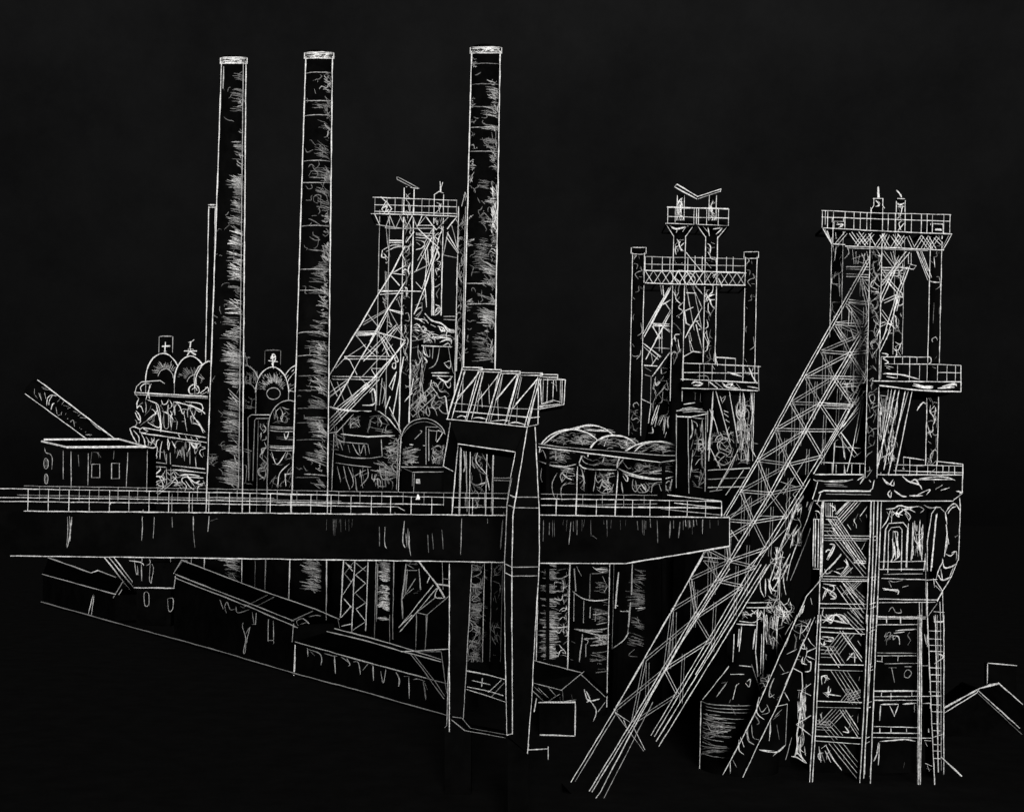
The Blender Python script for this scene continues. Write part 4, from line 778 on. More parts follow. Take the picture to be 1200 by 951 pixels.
prof2 = [(415, 22), (440, 30), (470, 36), (500, 46), (540, 52)]
b.rings([(cxw, kz, 0.0, 52*kz/F)] + [(cxw, kz, W(806, py, kz).z, r*kz/F) for py, r in reversed(prof2)], 26)
f2 = Rev(cxw, kz, [(W(806, py, kz).z, r*kz/F) for py, r in prof2]+[(0, 52*kz/F)], .3)
draw(b, 'j', '''*~225,300 235,340 275,290 | *~260,245 265,275 290,265 | ~*255,240 295,245 | ~-170,240 205,260 | *~290,310 300,365 275,350 | *~285,345 230,405 | ~270,375 265,430 245,440 | ~*225,440 265,430 | *~250,450 235,500 210,560 | *~240,450 215,520 205,560 | ~240,500 225,570 | *~210,570 215,600 190,605 | ~*275,505 250,560 | ~280,510 270,590 | ~*285,520 275,610 | ~*290,600 280,630
 | *~320,210 340,240 325,280 | *~345,290 370,340 | ~*335,340 330,380 345,395 | *~355,300 375,350 | *~310,430 345,470 370,420 | ~+325,480 310,570 330,610 | *~350,470 300,520 300,580 | ~+320,490 325,560 | ~*330,190 370,180 | *~335,200 375,200 | ~*345,130 365,160 | ~355,40 330,60 335,120 | *~345,150 370,130 375,160 | ~*320,215 320,240 | +~345,295 355,310 | ~520,110 510,150 530,180 545,130 520,110 | *~540,110 545,190 | ~550,110 565,180 560,230
 | -~450,375 450,420 | -480,370 480,430 505,435 520,290 | *~385,445 450,435 | 385,375 460,378 | ~*350,470 430,470 520,480''', f2)
squigs(b, (764, 440, 795, 500), f2, 24, 11, seed=181, vert=.3); squigs(b, (786, 395, 800, 470), f2, 24, 9, seed=182)
# side platform
sp = t.part('cast_platform'); sp.prism([(799, 446), (889, 449), (889, 457.5), (799, 455)], 196, 204)
draw(sp, 'j', '*370,305 800,325 | *375,355 640,362 800,370 | 800,230 805,370 | *+~430,330 450,320 490,330 460,345 | *+~440,340 490,335 | *530,320 575,355 | 560,320 605,355 | *+~600,325 630,350 690,355 | +~620,340 660,330 640,350 | +~630,325 670,345 | *~680,330 705,360 | *~740,345 800,355', 195.8)
rails(t, [[(720+a/4.755, 380+b/4.755) for a, b in q] for q in (((380, 215), (560, 222), (815, 235)), ((385, 268), (800, 272)))], [(720+a/4.755, 380+b/4.755, 380+cc/4.755) for a, b, cc in ((380, 215, 305), (475, 220, 320), (500, 222, 305), (545, 225, 315), (620, 185, 315), (675, 190, 270), (720, 225, 300), (805, 230, 320))], 195.8, 1.9, 1, 1.3, 2)
draw(t, 'j', '*565,183 675,190 | 565,183 575,230 | +~630,265 710,290 | *~750,240 770,290 795,330 | ~720,240 740,280 | -~460,290 520,290 525,350 | ~*545,230 560,250', 195.6, names='guard_rail')
# struts below platform
dl = t.part('downcomer'); P0 = W(842, 457, 200); 
dl.prism([(835, 458), (846, 458), (866, 530), (856, 560), (850, 560)], 199, 201)
draw(dl, 'j', '*550,370 525,760 | *565,370 645,655 | *640,370 690,660 | +-545,470 530,680 | +550,480 522,700 | *~530,470 560,540 580,610 | -~590,420 620,400 600,440 | 610,480 635,490 | 610,495 635,515 | 620,530 640,545 | 630,590 640,570 | 590,400 600,430 | ~*700,370 700,450 | -700,440 700,700 | 690,700 570,920 | 720,810 620,950 | 690,690 650,800 | *535,690 590,800', 198.8)
squigs(dl, (833, 505, 862, 546), 198.7, 44, 11, seed=183); squigs(t.part('dust_pipe'), (862, 462, 880, 545), 198.7, 80, 11, seed=184, vert=.5)
draw(t.kids[-1], 'j', '*~715,370 725,440 705,520 | ~+730,450 720,540 | +~760,370 770,480 760,560 | -770,370 765,640 | *~770,630 765,690 790,740 | 770,660 800,665 | ~*690,430 680,500 705,540 | ~*740,720 750,740 | *~720,630 710,700', 198.6)
draw(t, 'j', '*520,812 755,800 | 520,862 755,850 | *520,908 720,903 | -+530,930 600,920 | -640,810 570,920', 199, names='girt')
sp2 = t.part('apron'); sp2.prism([(829, 550), (885, 548), (872, 575), (829, 575)], 199.2, 203)
# ================================================================ big skip hoist truss at right
t = thing('skip_hoist', 'long lattice skip bridge slanting up across the right foreground to the nearest furnace', 'skip hoist', 700, 108)
def yk(y): return 119 - 12*(y-300)/620        # distance along the incline
N1 = [(1037, 270), (1022, 300), (1009, 326), (992.6, 354.6), (980, 379), (963, 411.5), (944, 441), (927, 472), (909, 503), (888, 539), (868, 575), (849, 609), (829, 643), (809, 678), (788, 714), (756, 773), (720, 832)]
N2 = [(1055, 300), (1043, 330), (1030, 356), (1020, 374), (1009, 392), (995.7, 414), (977, 442), (961, 473), (945, 504), (925, 544), (903, 578), (883, 611.5), (855, 656.6), (842, 680.6), (816, 723), (779, 783.7), (741, 847)]
N3 = [None, None, (1060, 310), (1048, 345), (1038, 378), (1026, 411), (1014.6, 443), (1000, 475), (982, 504), (963, 534.7), (941, 570), (922, 605), (898, 642), (885, 664), (870.5, 686.5), (832, 750), (794, 813)]
def s1(x, y): return yk(y)+.8
def s2(x, y): return yk(y)-1.4
def s3(x, y): return yk(y)+.4
def chord(pts, sf, w, dbl, m=1):
    p = t.part('chord')
    for d in dbl: stroke(p, [(x+d, y+d*.3) for x, y in pts], sf, w, m)
    return p
def seg(a, b, sa, sb, nd, w=1.4, m=1, gap=1.5):
    m = 2 if m == 2 or random.random() < .35 else 1; w *= .92
    (x0, y0), (x1, y1) = a, b; L = math.hypot(x1-x0, y1-y0); ox, oy = -(y1-y0)/L*gap, (x1-x0)/L*gap
    for sg in (-1, 1):
        A_ = W(x0+ox*sg, y0+oy*sg, sa); B_ = W(x1+ox*sg, y1+oy*sg, sb); n = max(2, int(L/10))
        pts = [A_.lerp(B_, i/n) for i in range(n+1)]; nd.tube(pts, [w*WK*.5*sa/F*random.uniform(.7, 1.15) for _ in pts], m)
c1_ = chord([(1037, 270), (940, 443), (888, 539), (849.5, 604)], s1, 2.0, (-1.4, 1.4)); draw(c1_, 'z', '+824,651 754,773 720,832 | *720,832 669,916 | 724,832 674,915', s1); draw(c1_, 'z', '-849,604 824,651', s1)
c2_ = chord([(1055, 300), (1030, 356), (1009, 392), (961, 473), (903, 578), (855, 656.6), (810, 728), (741, 847), (692, 927)], s2, 2.1, (-1.6, 1.6)); draw(c2_, 'z', '*855,666 800,750 760,820 703,928 690,945', s2); draw(c2_, 'z', '765,822 704,942', s2)
c3_ = chord([(1042, 386), (1020, 430), (982, 503), (947, 562), (920, 606), (870, 686), (832, 750), (794, 813), (765, 862)], s3, 1.9, (-2.2, 1.8))
draw(c3_, 'z', '*898,661 832,766 769,868 | *902,661 836,770 772,874 | *892,661 815,790', s3)
k = 1
for i in range(1, len(N1)):
    lo = i >= 12; g_ = 1.5
    y1, y2 = s1(*N1[i]), s2(*N2[i])
    if i < len(N1)-1:
        seg(N1[i], N2[i+1], y1, s2(*N2[i+1]), t.part('brace'), 1.3, 1, g_)
        seg(N1[i+1], N2[i], s1(*N1[i+1]), y2, t.part('brace'), 1.3, 2 if i % 3 == 0 else 1, g_)
    if i < 13: seg(N1[i], N2[i], y1, y2, t.part('girt'), 1.4, 1, g_)
    if N3[i] and i > 3:
        y3 = s3(*N3[i]); seg(N2[i], N3[i], y2, y3, t.part('girt'), 1.4, 1, g_)
        if i < len(N1)-1: seg(N2[i], N3[i+1], y2, s3(*N3[i+1]), t.part('brace'), 1.4, 1, g_)
        if i < len(N1)-1 and i > 5: seg(N2[i+1], N3[i+1], s2(*N2[i+1]), s3(*N3[i+1]), t.part('girt'), 1.2, 1, 1.2) if False else None
        if 3 < i < 15:
            (xa, ya), (xb, yb) = N1[i], N2[i+1]; seg(((xa+xb)/2+4, (ya+yb)/2-10), ((xa+xb)/2+1, (ya+yb)/2+34), y1+1.5, y1+3.5, t.part('post'), 1.0, 2, 1.3)
        # rear verticals
        if 5 <= i < 16: 
            x, y = N1[i]; seg((x+3, y+3), (x+2, y+50), y1+.5, y1+3.5, t.part('post'), 1.1, 2, 1.7)
            x, y = N2[i]; seg((x+22, y-18), (x+19, y+40), y1+2.5, y1+4.5, t.part('post'), 1.0, 2, 1.5)
# bottom corner braces and track planks
draw(t, 'p', '-205,590 320,745 | 205,590 265,630 | 275,640 325,740 | 240,620 255,660', s3, names='brace')
draw(t, 'm', '-270,600 380,480 | -530,255 640,120 | 640,640 520,820 410,950 | -700,250 560,470 | 545,400 640,430 | 600,640 350,890 | -425,600 610,380 | -120,840 200,850 | *120,790 10,990 | 110,820 245,830 | -115,840 200,940 | 420,590 580,595 | 270,670 310,730', s3, names='brace')
draw(t, 'l', '-330,90 210,330 | 310,130 140,420 | -360,60 300,160 | 350,370 260,480 130,700 | 345,400 230,570 | 340,370 280,700 250,820 | 355,390 300,660 | *215,600 310,730 | 205,620 290,740 | 290,740 335,705 | -310,490 200,620 | 320,460 205,590 | *130,440 265,450 270,470 130,465 | 250,400 270,460 | 220,330 350,325 | *215,350 350,340 | *~215,345 235,315 | 265,180 350,300 | 275,170 355,290 | -290,250 285,400 | 180,660 175,770 | 185,680 330,690 | 220,620 235,740 | 230,650 240,750 | -120,640 115,700', s3, names='brace')
b = t.part('foundation'); b.hexa([W(660, 926, 107), W(712, 946, 105), W(712, 949, 105), W(660, 945, 107)], [Vector((p.x, p.y+4, max(0, p.z-3))) for p in (W(660, 926, 107), W(712, 946, 105), W(712, 949, 105), W(660, 945, 107))])

# ================================================================ nearest furnace: headframe and stair tower
t = thing('blast_furnace', 'nearest blast furnace on the right, with a railed headframe and zigzag stair tower', 'furnace', 1035, 117)
RF = t
cA, sA = column(t, 982, 255, 121, 6.8, w=1.4, name='column', marks=10, show=395)
cB, sB = column(t, 1027.5, 243, 113, 7.2, 562, w=1.5, name='column', marks=0, show=560)
cC, sC = column(t, 1097.5, 262, 119, 7.0, 552, w=1.5, name='column', marks=10, show=425)
cD, sD = column(t, 1055.5, 243, 123, 5.6, w=1.2, m=2, name='column', marks=0, show=415)
sB.squig(cB, 290, 560, 90, -.9, .9, 9, m=2, seed=201); sB.squig(cB, 290, 400, 16, -.4, .8, 10, w=2.2, m=1, seed=202); sD.squig(cD, 240, 420, 60, -.8, .8, 8, w=1.7, m=1, seed=203); sC.squig(cC, 455, 545, 34, -.8, .8, 9, w=1.8, m=1, seed=204); sA.squig(cA, 285, 395, 12, -.7, .7, 9, m=2, seed=205)
for u in (-.97, .97): sC.edge(cC, u, 455, 545, 1.6, 1)
draw(cC, 'k', '*~700,610 730,620 770,622 | *~715,595 760,590 | _~735,735 730,850 | +_~770,740 765,800 | *~735,480 740,540', sC)
draw(cA, 'k', '*~165,580 210,583 | ~*250,420 260,460 235,490 | ~190,420 180,500 | +-~205,580 210,700', sA)
v = cB.part('finial'); nc = Cyl(1029.5, 233, 113, 5.2, 246, None, None); nc.body(v, 12)
draw(v, 'k', '425,88 430,150 | +422,120 425,150 | *395,155 450,155 | *400,155 398,195 385,215 388,240 | *450,155 448,195 460,210 | +~410,165 430,190 410,200 | ~*425,170 435,185', 112.4); v.prism([(1028.5, 219), (1030, 219), (1031, 233), (1028, 233)], 112.8, 113.2, 1)
v = cD.part('valve'); nc = Cyl(1055.5, 233, 123, 5, 246, None, None); nc.body(v, 12)
draw(v, 'k', '+~525,108 545,130 555,150 | *530,155 572,157 | *525,170 525,230 | *575,165 572,230 | +~530,180 545,190 570,180 | +~535,200 570,200', 122.3)
# headframe platform truss
pf = t.part('platform'); a_ = [W(964, 267, 112), W(1115, 273.5, 112), W(1115, 276, 112), W(964, 269.5, 112)]; grating(pf, a_, 2.5)
draw(t, 'k', '115,318 400,335 835,352 | 250,325 600,345 835,355 | *170,408 240,412 | *240,420 560,432 790,442 | -250,430 700,445', 111.8, names='chord')
draw(t, 'k', '''*115,320 165,410 | 125,320 175,425 | 140,335 160,390 | *835,352 785,440 | 820,355 775,440 | =245,345 190,410 | =270,345 320,415 | =310,345 360,415 | =350,350 300,415 | *370,350 410,420 | 360,370 385,400 | =395,350 340,410 | =460,355 410,425 | =440,355 480,425 | =480,355 450,420 | =500,360 550,430 | =545,360 500,430 | *540,360 565,400 | =575,365 530,430 | =590,365 620,430
 | =670,365 630,430 | =660,365 715,440 | =710,365 670,435 | =700,370 740,440 | =755,370 710,435 | =740,370 780,410 | 640,440 710,600 | 665,445 720,590 | 655,440 700,560 | 635,440 700,610''', 112, names='brace')
rails(t, [[(940+a/4.755, 200+b/4.755) for a, b in q] for q in (((108, 222), (400, 235), (830, 245)), ((108, 258), (400, 268), (825, 282)))], [(940+a/4.755, 200+b/4.755, 200+cc/4.755) for a, b, cc in ((113, 222, 318), (130, 222, 300), (143, 225, 320), (175, 225, 410), (240, 230, 325), (290, 232, 325), (325, 232, 330), (362, 235, 330), (450, 235, 340), (480, 235, 340), (520, 238, 345), (575, 238, 345), (610, 240, 348), (665, 240, 350), (697, 240, 350), (727, 242, 352), (790, 245, 350), (825, 245, 352))], 111.8, 1.6, 1, 1.5, 1)
wn = t.part('winch_box'); wn.prism([(976.5, 259), (990.5, 259.5), (990.5, 269), (976.5, 268.5)], 114, 117); draw(wn, 'k', '180,282 238,284 238,325 | 180,282 178,330 | +~190,300 230,300 200,320 | +~195,290 225,315 | *~185,330 190,380', 113.9)
wn = t.part('winch_box'); wn.prism([(1093, 262), (1106, 263), (1105, 273), (1092, 272)], 114, 117); draw(wn, 'k', '*728,295 785,298 | 728,295 725,350 | 785,298 785,345 | +740,330 778,332 | *742,325 775,326', 113.9)
# members under the headframe
draw(t, 'k', '*245,535 600,540 | 245,548 380,552 | 245,575 375,580 | *245,590 370,592 | =450,575 570,580 | =450,550 560,548 | =440,560 500,560', 120, names='crossbeam')
draw(t, 'k', '''*600,455 445,640 | *580,450 440,625 | *600,530 540,690 470,940 | 585,535 525,690 450,940 | *520,535 620,550 635,530 600,520 | =450,450 510,530 | =500,450 520,520 | =455,730 540,690 | =470,600 540,680 | *480,620 530,680 | =440,780 500,860 | 435,840 500,855 | *~470,850 500,860 515,880 | *~480,905 505,905 | =600,460 600,520 | =540,690 520,780
 | -510,450 520,540 | *280,440 290,520 | 300,450 300,520 | 320,470 310,520 | 280,490 350,470 | -290,500 360,520 | 330,460 360,520 | *350,460 340,520 | 360,450 370,500 | 370,490 340,530''', 119.5, names='brace')
draw(t, 'k', '~*300,850 315,830 325,850 | ~+270,880 290,940 | ~*320,890 280,950 | =320,610 365,680 | =330,600 330,700 | =370,600 340,600 | =260,725 360,735 | =250,750 330,855 | =190,850 340,862 | =180,870 230,950 | 200,870 260,950 | =270,770 265,860 | =350,760 350,850', 117, names='brace')
# furnace crossing body between the headframe and top deck
b = t.part('furnace_shell'); kz = 121; cxw = W(1030, 470, kz).x
b.rings([(cxw, kz, 0.0, 45*kz/F), (cxw, kz, W(1030, 600, kz).z, 45*kz/F), (cxw, kz, W(1030, 552, kz).z, 40*kz/F), (cxw, kz, W(1030, 480, kz).z, 16*kz/F), (cxw, kz, W(1030, 400, kz).z, 12*kz/F)], 24)
# upper side platform
sp = t.part('cast_platform'); sp.prism([(1022, 445.5), (1126, 447.5), (1126, 458), (1068, 457), (1030, 452)], 112, 121)
draw(sp, 'l', '*390,315 885,320 | *+430,340 610,362 700,370 885,375 | *885,230 885,375 | +~620,330 680,345 730,345 | +~615,340 700,355 730,350 | +~780,345 850,330 860,345 | *+~800,350 860,335 | +~755,355 850,350', 111.9)
rails(t, [[(940+a/4.755, 380+b/4.755) for a, b in q] for q in (((440, 180), (690, 182)), ((480, 220), (720, 222), (885, 228)), ((755, 268), (885, 270)))], [(940+a/4.755, 380+b/4.755, 380+cc/4.755) for a, b, cc in ((440, 180, 305), (515, 180, 220), (560, 182, 220), (600, 182, 310), (640, 182, 220), (655, 230, 310), (697, 225, 315), (755, 228, 315), (808, 230, 318), (855, 230, 318), (532, 225, 300))], 111.9, 1.5, 1, 1.4, 1)
draw(t, 'l', '~*690,180 715,185 718,210 700,222 | *+~450,275 550,280 650,305 | +~470,290 530,300 | +~460,270 520,275 | *~445,160 480,170 450,190 | +~450,190 480,210 460,220 | *~460,230 510,240 | +~470,240 490,250 | ~725,235 745,245', 111.7, names='guard_rail')
# struts down to deck
for txt in ('*525,335 415,820 | *545,345 455,810', '*580,345 480,840', '*615,362 520,820 | 595,362 500,700', '480,360 475,420 | 500,350 440,700'):
    draw(t.part('strut'), 'l', txt, 113)
f3 = t.part('uptake_body'); f3.prism([(1026, 459), (1052, 455), (1066, 459), (1047, 553), (1024, 553)], 113.2, 117)
squigs(f3, (1028, 462, 1052, 545), 113.1, 60, 12, seed=211, ms=(2, 3, 1), vert=.6); draw(f3, 'l', '+_~440,400 450,480 440,620 | +-~470,400 460,500 445,600 | -435,395 475,400', 113)
squigs(cA, (1000, 400, 1018, 450), 116.5, 24, 9, seed=212, ms=(2, 3)); squigs(t.part('pipe_cluster'), (982, 440, 1012, 480), 115.5, 24, 9, seed=213, ms=(2, 3))
draw(t.part('hanger'), 'l', '~+640,480 655,455 675,435 690,445 | ~*640,480 660,450', 114)
# top deck
td = t.part('deck_house'); td.prism([(952, 555), (1128, 556), (1128, 575), (1119, 587), (955, 587)], 113.4, 122)
draw(td, 'l', '*70,835 895,838', 113.3)
draw(td, 'n', '*120,122 945,125 | *943,65 940,225 | *940,228 890,265 | 110,268 890,270 | +-~130,155 250,165 330,150 | -~170,175 280,180 | +_~180,185 300,190 | *~160,160 300,155 | +~355,155 400,130 430,165 | +~400,130 370,175 | *+140,225 170,212 430,215 | *150,230 130,290 | *135,160 125,200 105,260 | *130,160 110,150 | -180,230 430,235 | *450,70 460,110 440,200 420,215 | *~495,140 520,165 555,185 560,160 | *~500,150 530,180 555,150 | +~605,130 640,160 700,180 715,205 | +~650,165 680,150 700,180 | *~690,150 760,150 890,150 | *~700,145 800,135 860,140 900,155 | *~790,205 830,180 | ~*820,210 870,195 | +~540,210 525,230 540,250 545,220 | +~560,210 600,240 630,245 | +~645,240 720,240 | *~690,235 760,205 740,235 | +~905,215 935,220 925,228 | ~780,155 785,170', 113.25)
rails(t, [[(940+a/4.755, 380+b/4.755) for a, b in q] for q in (((110, 768), (400, 778), (895, 788)), ((430, 812), (895, 825)))], [(940+a/4.755, 380+b/4.755, 380+cc/4.755) for a, b, cc in ((168, 770, 830), (190, 780, 830), (235, 780, 832), (277, 780, 832), (322, 782, 832), (360, 782, 832), (440, 784, 832), (480, 784, 832), (522, 784, 834), (600, 786, 834), (640, 786, 836), (700, 786, 836), (785, 788, 836), (818, 788, 836), (850, 790, 836), (895, 775, 836), (750, 760, 836))], 113.3, 1.7, 1, 1.4, 1)
draw(t.part('guard_rail'), 'l', '*565,738 680,755 | 565,738 565,810 | *750,762 895,778 | -565,780 680,790 | 600,745 600,800 | *570,805 560,800 | ~710,830 740,805 | -175,770 185,650 200,640 | 250,820 290,650 | 180,700 170,830 | *235,790 240,830', 113.2)
# stair tower
fr = t.part('tower_frame')
fr2 = t.part('tower_core'); fr2.prism([(964, 588), (1016, 588), (1008, 905), (950, 905)], 114.8, 118)
fr3 = t.part('tower_core'); fr3.prism([(1032, 588), (1086, 588), (1080, 905), (1020, 905)], 114.8, 121)
for txt in ('*160,230 160,480 150,690 | *147,690 140,950 | 168,230 158,700 | 155,290 148,680',): draw(t.part('post'), 'n', txt, 113.6)
draw(t.part('post'), 'o', '*165,0 140,550 120,885 | *180,0 155,550 135,880', 113.6)
pp = t.part('post'); pp.prism([(1020, 588), (1033, 588), (1018, 918), (1006, 915)], 113.7, 114.6); draw(pp, 'n', '*435,220 425,540 405,950 | *450,230 442,560 430,950 | *470,270 462,560 440,950 | *490,270 478,560 465,950 | -430,270 415,800', 113.6)
draw(pp, 'o', '*415,0 395,500 375,850 | *430,0 412,500 395,820 | 445,0 405,640 400,800 | *460,0 440,560 427,868 | =430,72 448,68 | =425,95 440,88 | =425,255 438,250 | =420,275 440,268 | 415,440 435,435 | 412,468 430,462 | 408,618 425,612 | 405,645 425,636', 113.6); draw(pp, 'n', '440,470 465,465 | 445,490 465,485 | 430,695 460,690 | *425,845 455,835 | *425,870 460,855 | 440,712 460,705', 113.6)
for crop, txt in (('n', '=170,468 425,472'), ('n', '160,488 410,490'), ('n', '=150,695 420,700'), ('n', '*155,715 410,715'), ('n', '145,840 410,845'), ('n', '150,865 400,868'), ('o', '*180,62 400,72 '), ('o', '180,85 400,97'), ('o', '*165,248 395,252'), ('o', '165,275 390,282'), ('o', '*160,432 385,440'), ('o', '155,463 380,468'), ('o', '*150,608 380,618'), ('o', '150,632 378,648')):
    draw(t.part('landing'), crop, txt, 113.6)
# stair flights: bundles of parallel lines
def flight(crop, a, b, off, n, m='', Y=114.2):
    p = t.part('stair_flight'); T = ' | '.join(f'{m}{a[0]+off[0]*i},{a[1]+off[1]*i} {b[0]+off[0]*i},{b[1]+off[1]*i}' for i in range(n)); draw(p, crop, T, Y)
flight('n', (420, 165), (250, 355), (-2, 22), 4); flight('n', (415, 165), (240, 345), (-8, -2), 2); flight('n', (180, 280), (180, 355), (12, 0), 4); flight('n', (180, 355), (240, 358), (0, 16), 2)
flight('n', (240, 355), (415, 610), (-12, 5), 5); flight('n', (185, 440), (390, 690), (14, -12), 3); flight('n', (170, 400), (240, 403), (0, 18), 3, '-'); flight('n', (335, 600), (415, 605), (0, 12), 2, '*')
flight('n', (295, 710), (425, 840), (-16, 2), 3, ''); flight('n', (240, 750), (380, 945), (18, -10), 4); flight('n', (380, 720), (310, 790), (-14, 0), 4, '-'); flight('n', (155, 690), (265, 565), (0, 0), 1, ''); flight('n', (330, 640), (280, 690), (-10, 0), 3)
flight('o', (280, 0), (385, 105), (16, -8), 5); flight('o', (275, 80), (390, 240), (14, 0), 2, '*'); flight('o', (350, 95), (270, 200), (-18, -2), 5, '-'); flight('o', (180, 158), (240, 160), (0, 18), 4, '-'); flight('o', (240, 155), (300, 245), (-14, 10), 3)
flight('o', (230, 280), (340, 450), (20, 0), 5, '-'); flight('o', (310, 400), (385, 375), (0, 12), 4, '-'); flight('o', (280, 432), (325, 375), (14, 4), 4, '-')
flight('o', (275, 475), (370, 620), (14, 0), 3); flight('o', (155, 530), (230, 535), (0, 15), 4, '-'); flight('o', (230, 535), (290, 605), (-14, 10), 4, '-'); flight('o', (310, 480), (235, 560), (-18, -2), 5, '-')
flight('o', (220, 645), (360, 820), (22, -2), 4, '-')
cl = t.kids[-1]
draw(fr2, 'n', '''+~125,280 155,310 | +*~200,510 230,520 190,600 | +~225,515 185,595 | ~+265,570 195,650 | +~280,600 300,630 260,680 | *+~225,660 270,680 | *+~240,650 280,640 | +~290,590 310,640 | *+~165,730 235,740 | +~180,760 160,820 | +~190,755 175,800 | *+~200,790 235,810 205,815 | ~+180,900 200,930 240,895 | +~190,915 240,905 290,945 | *+~200,905 270,905 310,945 | +~405,345 415,400 415,450 | +~300,400 320,430 | +~410,300 370,355 | ~+200,290 230,310 215,330 | +-~230,290 235,330 | ~*400,500 380,540 | +_~360,340 340,380''', 114.7)
draw(fr2, 'o', '''+~190,40 240,0 | +~200,20 250,30 320,45 | +~260,0 300,40 | *+~185,110 240,115 235,130 200,130 | +~365,130 385,160 | +~310,230 345,190 350,240 | ~+320,210 360,215 | ~*185,350 185,310 210,305 215,330 | +~190,390 220,415 | +~205,395 230,400 280,408 | +~375,310 370,330 | +-~370,490 365,540 | +~300,560 320,590 290,585 | +~170,660 180,740 | +~205,655 240,720 285,780 | *~200,680 230,740 | +_~175,680 200,740''', 114.7)
for y0, y1 in ((600, 628), (632, 672), (682, 702), (712, 732), (744, 775), (788, 818), (834, 858), (872, 892)):
    squigs(fr2, (966-(y0-600)*.04, y0, 984-(y0-600)*.04, y1), 114.65, 5, 8, w=2.4, ms=(1, 1, 2), seed=int(y0)); squigs(fr2, (998-(y0-600)*.04, y0, 1010-(y0-600)*.04, y1), 114.65, 3, 7, w=1.8, ms=(1, 2, 3), seed=int(y0)+1)
# right bay: big door arch and levels
bay = fr3
draw(bay, 'n', '''*500,650 512,430 530,395 610,390 635,420 625,640 | 525,670 530,440 545,418 590,412 605,430 600,660 | -515,430 505,640 | *640,395 630,640 | 555,435 550,600 | +~555,440 580,445 575,500 590,570 560,600 | *+~560,500 570,590 | *+~580,490 580,590 | +~550,480 560,560 540,610 | *+~565,440 575,520 | +~515,315 560,310 590,295 640,305 695,300 | *~490,420 520,380 540,320 | 550,310 545,390 | +~580,345 620,315 660,320 | *~620,340 645,380 | *~600,310 650,350 640,380
 | +-675,380 655,600 | *665,390 660,590 | *+~705,375 700,480 715,600 | +~720,400 715,590 | ~725,290 760,310 800,300 | -~740,300 790,310 | 475,608 735,605 | *475,650 730,650 | -500,678 720,675 | *490,700 740,708 | *+~495,755 540,765 580,775 | *+~500,765 580,765 580,790 | ~*530,715 545,750 | ~605,750 640,740 | *475,815 800,820 | 475,835 790,832 | ~-530,885 550,860 570,890 600,890 595,870 | 470,912 740,915 | *470,925 735,925 | 735,560 725,660 | ~530,710 560,720 610,710''', 114.7)
draw(bay, 'o', '''460,10 670,15 | *460,50 665,48 | *510,15 510,42 | *580,15 580,42 | +~555,80 600,75 660,72 | *~545,92 600,85 | ~505,125 515,92 530,90 522,118 538,100 545,125 558,108 | ~510,88 500,110 520,104 | -~500,130 530,120 | ~*540,105 570,110 575,150 | 460,190 660,192 | *460,232 490,235 | 500,245 670,243 | 460,205 660,205 | 488,208 486,232 | 568,208 566,232 | +~600,260 635,260 | -~520,265 560,265 | -535,265 550,340 | ~-600,290 615,275 635,290 620,315 600,310 600,290
 | *+445,382 670,382 | 445,410 780,408 | *445,428 670,428 | *485,390 483,410 | *532,390 532,425 | *637,388 637,408 | +~480,455 475,530 | +~480,450 570,448 | *~525,455 550,510 | *~570,450 548,510 | +~590,448 660,443 | *~650,445 650,490 | 445,560 670,565 | *440,592 670,595 | *476,568 476,590 | *532,568 532,590 | *610,568 610,590 | 440,615 740,618 | +~475,635 540,630 600,625 655,635 | +~470,640 460,700 445,735 | *~475,645 468,755 | _~600,740 595,770
 | *720,570 722,590 | *+~690,255 718,255 | +~700,630 735,632 | *~705,640 715,660 | +~705,745 740,760 | ~710,770 735,775 | +~715,755 725,785 | +~715,95 715,160 | ~*700,95 710,150 | *~690,445 730,445 728,470''', 114.7)
squigs(bay, (1038, 592, 1084, 606), 114.65, 12, 9, w=2.0, ms=(1, 2), seed=301); squigs(bay, (1070, 608, 1082, 652), 114.65, 14, 10, w=1.6, ms=(1, 2), seed=302, vert=.8)
squigs(bay, (1036, 736, 1074, 756), 114.65, 8, 8, w=1.6, ms=(2, 3), seed=303)
# white mast in front of right bay + ladder strip
pm = t.part('mast'); draw(pm, 'o', '+678,0 675,440 672,880 | *686,0 684,500 680,860 | 668,0 665,850', 113.5)
ld = t.part('ladder'); draw(ld, 'o', '*715,0 735,500 755,920 | *755,0 770,790 | -780,0 785,780 | *798,0 797,800 | -765,0 772,600', 113.6)
for yy, xa, xb in ((35, 750, 790), (80, 718, 785), (120, 722, 785), (152, 722, 788), (182, 725, 790), (265, 728, 785), (300, 730, 785), (333, 732, 785), (385, 722, 780), (405, 735, 785), (450, 735, 780), (485, 736, 790), (545, 740, 780), (580, 740, 780), (650, 742, 785), (682, 745, 785), (720, 747, 785)):
    draw(ld.part('rung'), 'o', f'*{xa},{yy} {xb},{yy+2}', 113.55)
draw(ld, 'o', '*+~770,195 795,212 750,245 | 740,615 790,600 | *748,5 752,40', 113.5); lb = t.part('ladder_shaft'); lb.prism([(1088, 640), (1106, 700), (1106, 912), (1094, 912)], 114.8, 117)
